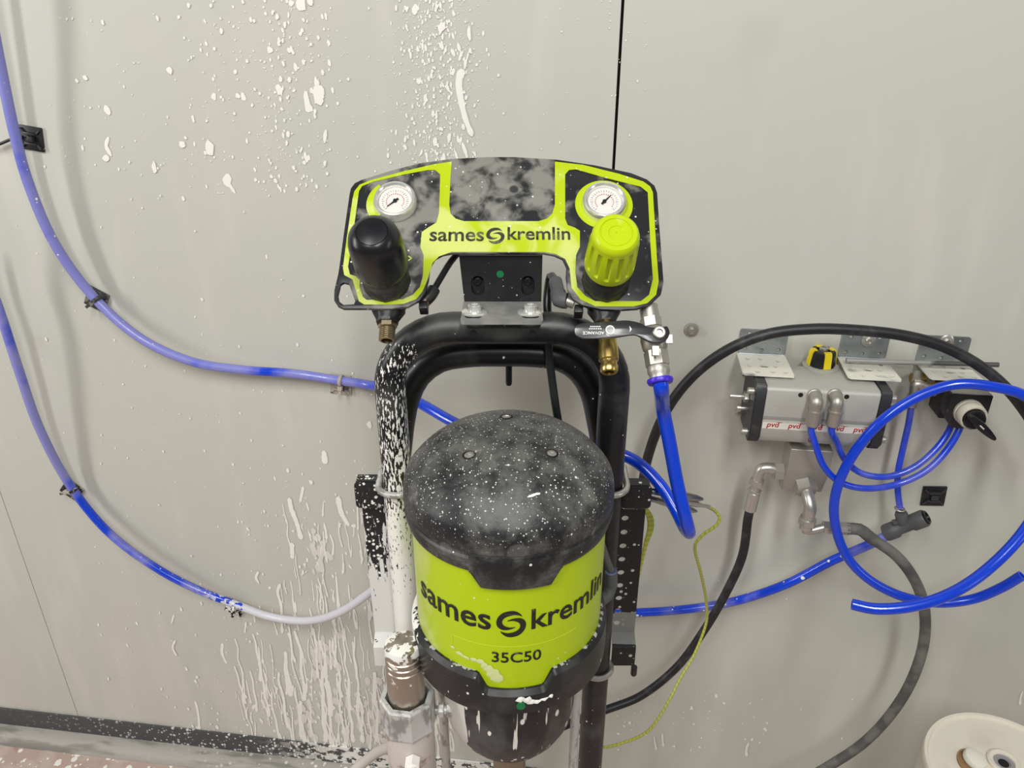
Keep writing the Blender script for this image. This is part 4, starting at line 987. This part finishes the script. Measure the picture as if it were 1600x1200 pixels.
b = new(); box(b, xa + .0005, xb - .0005, -da - .0005, -da - .0001, zb_ + hh * .27, zb_ + hh * .385); lab = obj('label_strip', b, LABELW, ab)
b = new(); box(b, xa + .0005, xb - .0005, -da - .0004, -da - .0001, zb_ + hh * .46, zb_ + hh * .49); obj('groove_line', b, LABELG, ab)
tb = new()
for i in range(5):
    x = xa + (xb - xa) * (.10 + .196 * i); t = text_bm('pvd', .0165, offset=.02, extrude=.0002, shear=.15); join(tb, t, frame(V((x, -da - .0005, zb_ + hh * .305)), NY, NX))
    box(tb, x + .004, x + .012, -da - .0007, -da - .0005, zb_ + hh * .385, zb_ + hh * .392)
obj('lettering', tb, REDP, lab, 0)
b = new(); cxm = xa + (xb - xa) * .47; M = frame(V((cxm, -da - .0001, zb_ + hh * .11)), NY, NX); plate(b, [circ(0, 0, .0042, 24), circ(0, 0, .0033, 24)], .0003, M); plate(b, [[(-.003, -.001), (.003, -.001), (0, -.0035)]], .0003, M); obj('maker_mark', b, mat('dark_red_print', srgb(120, 40, 46), .5), ab, 0)
ends = [(-da + .004, zt_ + .002), (-da - .001, zt_ - .004), (-da - .001, zb_ + .008), (-da + .008, zb_ - .003), (yb_ - .008, zb_ - .003), (yb_ + .003, zb_ + .008), (yb_ + .003, zt_ - .006), (yb_ - .004, zt_ + .002)]
for x0, x1, out in ((xa - .015, xa, -1), (xb, xb + .015, 1)):
    b = new(); extr(b, ends, x0, x1); bmesh.ops.bevel(b, geom=b.edges[:], offset=.0012, segments=2, affect='EDGES'); e = obj('end_cap', b, mat('black_end', srgb(40, 41, 46), .45, layers=[dict(col=srgb(110, 108, 104), scale=40, lo=.55, hi=.8, amt=.5)]), act)
    xo = x0 if out < 0 else x1; D = V((out, 0, 0))
    for yy, zz in ((-da + .010, zt_ - .012), (-da + .012, zb_ + .010), (yb_ - .012, zt_ - .012), (yb_ - .012, zb_ + .010)):
        b = new(); bolt_head(b, frame(V((xo, yy, zz)), D, NY), .0050, .0085); obj('cap_screw', b, NICKEL, e)
    b = new(); M = frame(V((xo, -.062, zb_ + hh * .60)), D, NY); hexn(b, .0078, 0, .007, M); cyl(b, .0042, .007, .026, M, 16); obj('stop_bolt', b, STEEL, e)
    b = new(); M = frame(V((xo, -.060, zb_ + hh * .38)), D, NY); cyl(b, .003, 0, .010, M, 14); cyl(b, .0055, .009, .014, M, 14); obj('stop_screw', b, STEEL, e)
for px, py in ((1251, 617), (1323, 620)): b = new(); cyl(b, .0032, -.0002, .0004, frame(wp(px, py, da), NY, NX), 18); obj('mounting_hole', b, HOLE, ab)
ic = hp(1282, 572, zt_); b = new(); lathe(b, [(.0245, 0), (.0245, .0015), (.021, .003), (0, .003)], T(*ic), 36); ib = obj('indicator_base', b, ALUTOP, act)
b = new(); lathe(b, [(.0215, .003), (.0215, .006), (.0195, .022), (.0178, .025), (.011, .0255), (.0105, .023), (0, .023)], T(*ic) @ Matrix.Diagonal((.87, .87, 1.0, 1)), 12, R(15)); ind = obj('indicator', b, BLKC, act, 25)
for a in (-78, -172, 12, 102):
    b = new(); M = T(*ic) @ Matrix.Diagonal((.87, .87, 1.0, 1)) @ RZ(R(a)); vs = []
    for r, z in ((.0222, .0035), (.0222, .006), (.0202, .0222), (.0180, .0258), (.0125, .0260)):
        vs.append([b.verts.new(M @ V((r, s * .0056, z))) for s in (-1, 1)] + [b.verts.new(M @ V((r - .003, s * .0056, z - .001))) for s in (1, -1)])
    for p, q in zip(vs, vs[1:]):
        for i in range(4): j = (i + 1) % 4; b.faces.new((p[i], p[j], q[j], q[i]))
    b.faces.new(vs[0]); b.faces.new(vs[-1]); obj('yellow_mark', b, YELLOW, ind, 25)
b = new(); bolt_head(b, T(*ic) @ T(0, 0, .0232), .0062, .006); obj('indicator_screw', b, STEEL, ind)
# fittings and small tubes
small = {}
for k, (px, ptx) in enumerate(((1272, 1271), (1304, 1303))):
    c = wp(px, 617, da); b = new(); M = frame(c, NY, NX)
    lathe(b, [(.0095, 0), (.0095, .003), (.0085, .004), (.0075, .004)], M, 24)
    e = c + NY * .014; tube(b, [c, c + NY * .008, e + V((0, -.001, -.002)), e + V((0, -.002, -.010)), e + V((0, -.002, -.016))], .0080, 18, .002)
    f = obj('elbow_fitting', b, NICKEL, act)
    b = new(); M = frame(e + V((0, -.002, -.014)), V((0, 0, -1)), NX); lathe(b, [(.0100, 0), (.0102, .002), (.0092, .003), (.0092, .021), (.0085, .0225), (.006, .0225)], M, 20); obj('sleeve', b, NICKEL, f)
    small[k] = e + V((0, -.002, -.034))
RS = .0045
b = new(); d0 = -small[0].y
tube(b, [small[0] + V((0, 0, .008)), small[0] + V((0, 0, -.01)), wp(1274, 695, d0), wp(1288, 730, d0), wp(1312, 753, d0), wp(1350, 763, d0 - .005), wp(1400, 757, .10), wp(1445, 737, .095), wp(1478, 705, .085), wp(1500, 668, .075), wp(1505, 645, .065)], RS, 14)
solo('pilot_tube', b, BLUES, 'small blue tube from the left actuator fitting to the selector valve', 'tube', wp(1350, 763, .1), 'small blue tubes of the actuator')
b = new(); tube(b, [small[1] + V((0, 0, .008)), small[1] + V((0, 0, -.01)), wp(1307, 690, d0 - .012), wp(1320, 718, d0 - .02), wp(1345, 739, .09), wp(1385, 745, .085), wp(1425, 732, .08), wp(1458, 706, .07), wp(1480, 678, .06), wp(1492, 650, .055)], RS, 14)
solo('pilot_tube', b, BLUES, 'small blue tube from the right actuator fitting to the selector valve', 'tube', wp(1385, 745, .085), 'small blue tubes of the actuator')
# selector valve
sc = wp(1502, 631, .060); sel = thing('selector_valve', 'black selector valve with beige collar and black turn lever', 'switch', V((sc.x, 0, sc.z - .03)))
MS = frame(V((sc.x, -.030, sc.z)), NY, NX)                 # X right, Y... up, Z out of the wall
zt3 = bz3[0] - .003
hs = .026
b = new(); box(b, -.024, .024, -.024, .022, -.010, .030, MS, .002); sb = obj('valve_block', b, BLK, sel)
b = new(); plate(b, [[(-hs, -hs * .35), (-hs * .55, -hs), (hs * .55, -hs), (hs, -hs * .35), (hs, hs * .9), (hs * .9, hs), (-hs * .9, hs), (-hs, hs * .9)]], .022, MS, .030, bev=.001); obj('bezel', b, mat('black_bezel', srgb(30, 30, 33), .45, layers=[dict(col=srgb(160, 156, 150), scale=30, lo=.72, hi=.85, amt=.9, ramp=[(2, sc.z + hs - .0016, sc.z + hs - .0006, .6)])]), sel)
b = new(); lathe(b, [(.0182, .052), (.0182, .056), (.0172, .057), (.0172, .060), (.0180, .061), (.0174, .070), (.0160, .0725), (.0142, .072), (.0138, .067), (0, .067)], MS, 40); obj('collar', b, BEIGE, sel)
b = new(); lathe(b, [(.0130, .067), (.0130, .077), (.0118, .0785), (0, .0785)], MS, 32); kn = obj('turn_knob', b, BLKC, sel)
tip = wp(1549, 680, .105); q = MS.inverted() @ tip
b = new(); a = math.atan2(q.y, q.x); ln = math.hypot(q.x, q.y); ML2 = MS @ T(0, 0, .078) @ RZ(a)
plate(b, [smooth_loop([(-.014, -.003), (-.013, .003), (.0, .0055), (ln * .5, .0050), (ln * .92, .0028), (ln, .0), (ln * .92, -.0028), (ln * .5, -.0050), (0, -.0055)], 3)], .011, ML2, 0, bev=.0015); lv = obj('turn_lever', b, BLKC, kn)
b = new(); box(b, .001, .009, -.0008, .0008, .011, .0114, ML2); obj('lever_mark', b, LABELW, lv)
b = new()
p = wp(1432, 600, .045); tube(b, [wp(1462, 612, .045), wp(1445, 605, .045), p, p + V((0, 0, -.012)), p + V((0, 0, -.020))], .0068, 16, .003); tube(b, [p + V((-.001, .0, .004)), p + V((.006, .018, .006))], .006, 14, smooth=False); ef = obj('elbow_fitting', b, NICKEL, sel)
b = new(); hexn(b, .0085, 0, .012, frame(wp(1452, 606, .045), RH, UPZ)); cyl(b, .0075, 0, .018, frame(wp(1424, 591, .03), RH, UPZ), 18); obj('brass_nut', b, BRASS, ef)
b = new(); M = frame(p + V((0, 0, -.018)), V((0, 0, -1)), NX); lathe(b, [(.0082, 0), (.0082, .003), (.0072, .004), (.0072, .016), (.005, .016)], M, 18); obj('sleeve', b, NICKEL, ef)
p3 = p + V((0, 0, -.032)); tee = wp(1412, 822, .05)
b = new(); tube(b, [p3 + V((0, 0, .006)), wp(1420, 660, .045), wp(1411, 700, .045), wp(1403, 740, .047), wp(1403, 770, .049), wp(1406, 793, .05)], RS, 14)
solo('feed_tube', b, BLUES, 'short blue tube from the selector elbow down to the grey tee', 'tube', wp(1411, 700, .045))
# tee
tt = thing('tee_connector', 'grey plastic push-in tee joining two blue tubes', 'connector', tee)
ax = (wp(1445, 815, .062) - wp(1385, 838, .047)).normalized(); M = frame(tee, ax, NZ)
b = new(); lathe(b, [(.008, -.030), (.0122, -.029), (.0128, -.027), (.0128, -.012), (.0100, -.008), (.0100, .010), (.0125, .014), (.0128, .032), (.0118, .034), (.0105, .034), (.0100, .030), (0, .030)], M, 28); tb_ = obj('tee_body', b, GREYPL, tt)
b = new(); lathe(b, [(.0098, .0305), (.0098, .0365), (.0070, .037), (.0060, .033), (0, .033)], M, 24); obj('release_ring', b, BLKC, tt)
b = new(); lathe(b, [(.0078, 0), (.0086, .008), (.0090, .022), (.0080, .025), (.0060, .025)], frame(tee, (wp(1406, 793, .05) - tee), NX), 22); box(b, -.014, .016, -.004, .004, .008, .013, frame(tee, (wp(1406, 793, .05) - tee), NX), .001); obj('branch', b, GREYPL, tt)
b = new(); torus(b, .0066, .0012, frame(wp(1406, 795, .05), NZ, NX), 18, 6); obj('branch_ring', b, NICKEL, tt)
# ball valve block under the actuator
vb_ = thing('fluid_valve', 'stainless valve block with two elbow fittings under the actuator', 'valve', wp(1266, 735, .07))
a_, c_ = wp(1239, 702, .085), wp(1299, 702, .085); zl = wp(1266, 737, .085).z; zbm = wp(1266, 768, .070).z
sec2 = [(-.085, a_.z), (-.085, zl), (-.070, zbm), (-.050, zbm), (-.046, zl), (-.046, a_.z)]
b = new(); extr(b, sec2, a_.x - .002, c_.x + .004); bmesh.ops.bevel(b, geom=b.edges[:], offset=.0008, segments=1, affect='EDGES'); vbk_ = obj('valve_block', b, STAIN, vb_, 30)
b = new(); cyl(b, .016, 0, max(.004, zb_ - a_.z), T(a_.x + (c_.x - a_.x) / 2, -.056, a_.z), 24); obj('valve_neck', b, STAIN, vb_)
nl0 = wp(1229, 737, .064)
b = new(); hexn(b, .0135, 0, .021, frame(nl0 + V((.003, 0, 0)), V((-1, 0, 0)), NZ)); obj('union_nut', b, STAIN, vb_)
el = wp(1187, 732, .064)
b = new(); tube(b, [nl0 + V((-.012, 0, .002)), V((el.x + .012, el.y, el.z + .002)), V((el.x + .003, el.y, el.z)), V((el.x, el.y, el.z - .008)), V((el.x - .001, el.y, el.z - .022))], .0078, 18, .003); e1 = obj('elbow', b, STEEL, vb_)
M = frame(V((el.x - .001, el.y, el.z - .018)), V((-.06, 0, -1)), NX); b = new(); hexn(b, .0108, 0, .011, M); cyl(b, .0072, .011, .02, M); hexn(b, .0105, .018, .022, M); cyl(b, .0094, .022, .055, M, 24, .001); obj('hose_ferrule', b, STEEL, e1)
hose1_top = M @ V((0, 0, .050))
nf_ = wp(1257, 756, .074); dfr = V((.12, -.85, -.45)).normalized()
b = new(); hexn(b, .0165, -.004, .014, frame(nf_, dfr, NZ)); obj('union_nut', b, STAIN, vb_)
e2p = nf_ + dfr * .03
b = new(); tube(b, [nf_ + dfr * .008, nf_ + dfr * .022, e2p + V((.002, -.002, -.008)), e2p + V((.002, -.001, -.02)), e2p + V((.002, 0, -.030))], .0088, 18, .003); e2 = obj('elbow', b, STEEL, vb_)
M = frame(e2p + V((.002, 0, -.026)), V((0, 0, -1)), NX); b = new(); hexn(b, .0125, 0, .010, M); cyl(b, .0095, .010, .018, M)
q = M @ V((0, 0, .016)); s0 = wp(1288, 824, -q.y - .0); tube(b, [q, q + V((0, 0, -.006)), q.lerp(s0, .45) + V((-.003, 0, -.006)), s0], .0058, 14, .003)
dd = (wp(1322, 826, -q.y) - s0).normalized(); M2 = frame(s0, dd, NZ); hexn(b, .0098, -.002, .006, M2); cyl(b, .0090, .004, .034, M2, 8)
obj('hose_ferrule', b, STEEL, e2)
h2 = M2 @ V((0, 0, .030)); dh = -h2.y
b = new(); tube(b, [h2, h2 + dd * .018, wp(1360, 840, dh), wp(1400, 868, dh), wp(1430, 908, dh - .004), wp(1444, 950, dh - .006), wp(1444, 1000, dh - .005), wp(1430, 1050, dh), wp(1400, 1105, dh), wp(1350, 1160, dh), wp(1290, 1200, dh + .01), wp(1200, 1250, dh + .03)], lambda s: .0078 if s > .045 else .0086, 18)
solo('return_hose', b, BRAID, 'grey braided fluid hose looping down from the valve block', 'hose', wp(1444, 975, dh))
b = new(); d1 = -hose1_top.y
tube(b, [hose1_top, hose1_top + V((-.001, 0, -.02)), wp(1160, 868, d1), wp(1135, 925, d1 + .003), wp(1100, 985, d1 + .006), wp(1055, 1045, d1 + .01), wp(1000, 1088, d1 + .03), wp(950, 1108, d1 + .05), wp(910, 1122, d1 + .07), wp(880, 1135, d1 + .08)], .0068, 18)
solo('fluid_hose', b, RUBBER, 'black rubber hose from the left elbow curving down to the pump', 'hose', wp(1100, 985, d1), 'black rubber hoses')
b = new()
tube(b, [wp(990, 860, .06), wp(1000, 790, .07), wp(1012, 715, .08), wp(1042, 640, .09), wp(1085, 585, .095), wp(1140, 545, .10), wp(1200, 522, .10), wp(1270, 514, .10), wp(1340, 516, .10), wp(1410, 524, .10), wp(1470, 540, .10), wp(1525, 568, .10), wp(1570, 604, .10), wp(1610, 655, .095), wp(1650, 730, .09)], .0071, 18)
solo('fluid_hose', b, RUBBER, 'black rubber hose arching over the zinc brackets', 'hose', wp(1270, 514, .10), 'black rubber hoses')

# ------------------------------------------------------------------ earth lead
clipA, clipB = gp(1012, 772, .735), gp(1108, 792, .79)
ec = thing('crocodile_clip', 'shiny crocodile clip biting the right mounting plate', 'clip', clipA)
M = frame(clipA, clipB - clipA, UPZ); LC = (clipB - clipA).length
b = new()
for sg in (1, -1):
    lathe(b, [(.0016, 0), (.0044, .004), (.0058, LC * .32), (.0066, LC * .55), (.0052, LC * .74), (.0026, LC * .82)], M @ T(sg * .0042, 0, 0) @ RY(R(sg * 2.5)) @ Matrix.Diagonal((.7, 1.25, 1, 1)), 10)
jaws = obj('jaws', b, mat('clip_steel', srgb(165, 165, 165), .22, 1.0), ec, 25)
b = new(); tube(b, [M @ V((0, 0, LC * .55)), M @ V((0, 0, LC * .85)), M @ V((0, 0, LC))], lambda s: .0036 if s < LC * .3 else .0024, 12); obj('crimp', b, STEEL, ec)
b = new(); wpts = [M @ V((0, 0, LC - .004)), gp(1119, 800, .80), gp(1125, 810, .80), gp(1118, 822, .80), gp(1100, 834, .80), gp(1088, 847, .80), gp(1086, 860, .81), gp(1095, 895, .83), gp(1104, 945, .86), gp(1103, 975, .87), gp(1085, 1022, .86), gp(1062, 1062, .84), gp(1045, 1095, .82), gp(1015, 1140, .78), gp(975, 1160, .75), gp(940, 1167, .735), gp(915, 1155, .735), gp(900, 1135, .72), gp(893, 1120, .70)]
tube(b, wpts, .0021, 10)
solo('earth_wire', b, WIREM, 'thin yellow green earth wire hanging from the crocodile clip', 'wire', gp(1095, 895, .83))
b = new()
for k in range(3): tube(b, [gp(1000 + k, 788, .745), gp(1012 + k * 2.5, 805, .75), gp(1014 + k * 2.5, 825, .752), gp(1008 + k, 850, .75), gp(1001, 885, .75), gp(990, 930, .75)], .0021, 8)
solo('spare_earth_wire', b, WIREM, 'bundle of yellow green wire hung behind the right mounting plate', 'wire', gp(1012, 825, .75))

# ------------------------------------------------------------------ white canister in the corner
lv_ = .72; cc_ = gp(1578, 1212, lv_); rl = 122 * ((cc_ - CAM).dot(FWD)) / FPX
can = thing('plastic_canister', 'cream plastic drum top with open cap at the lower right corner', 'canister', V((cc_.x, cc_.y, 0)))
MC = T(cc_.x, cc_.y, 0); zt = cc_.z
b = new(); lathe(b, [(rl * .96, .0), (rl, .01), (rl, zt - .03), (rl * .985, zt - .02), (rl, zt - .014), (rl, zt - .002), (rl * .985, zt), (rl * .95, zt - .0005), (rl * .93, zt - .005), (0, zt - .005)], MC, 64); cb = obj('drum', b, CREAM, can)
def can_at(px, py): q = hp(px, py, zt - .005); return T(q.x, q.y, zt - .005)
M = can_at(1568, 1193); _b = new(); _closed(_b, [(.013, 0), (.0215, 0), (.0215, .004), (.019, .0055), (.014, .004)], M, 32); bn = obj('bung_ring', _b, CREAM, can)
_b = new(); lathe(_b, [(.0135, .0), (.0135, .0022), (.009, .0022), (.0085, .0005), (0, .0005)], M, 28); obj('bung', _b, mat('grey_bung', srgb(150, 146, 148), .5), bn)
_b = new(); cyl(_b, .0070, .0005, .0010, M, 20); obj('bung_hole', _b, HOLE, bn)
M = can_at(1512, 1190) @ RZ(R(-20)); _b = new(); lathe(_b, [(.0175, 0), (.0175, .003), (.015, .0035), (.0145, .0015), (0, .0015)], M @ Matrix.Diagonal((.8, 1.15, 1, 1)), 28); sp = obj('spout_recess', _b, BROWN, can)
_b = new(); lathe(_b, [(.0150, .0), (.0160, .003), (.0145, .008), (.008, .0105), (0, .011)], M @ T(.007, .004, .0015) @ RY(R(14)), 28); obj('spout_cap', _b, mat('ivory_cap', srgb(232, 228, 214), .35), sp)
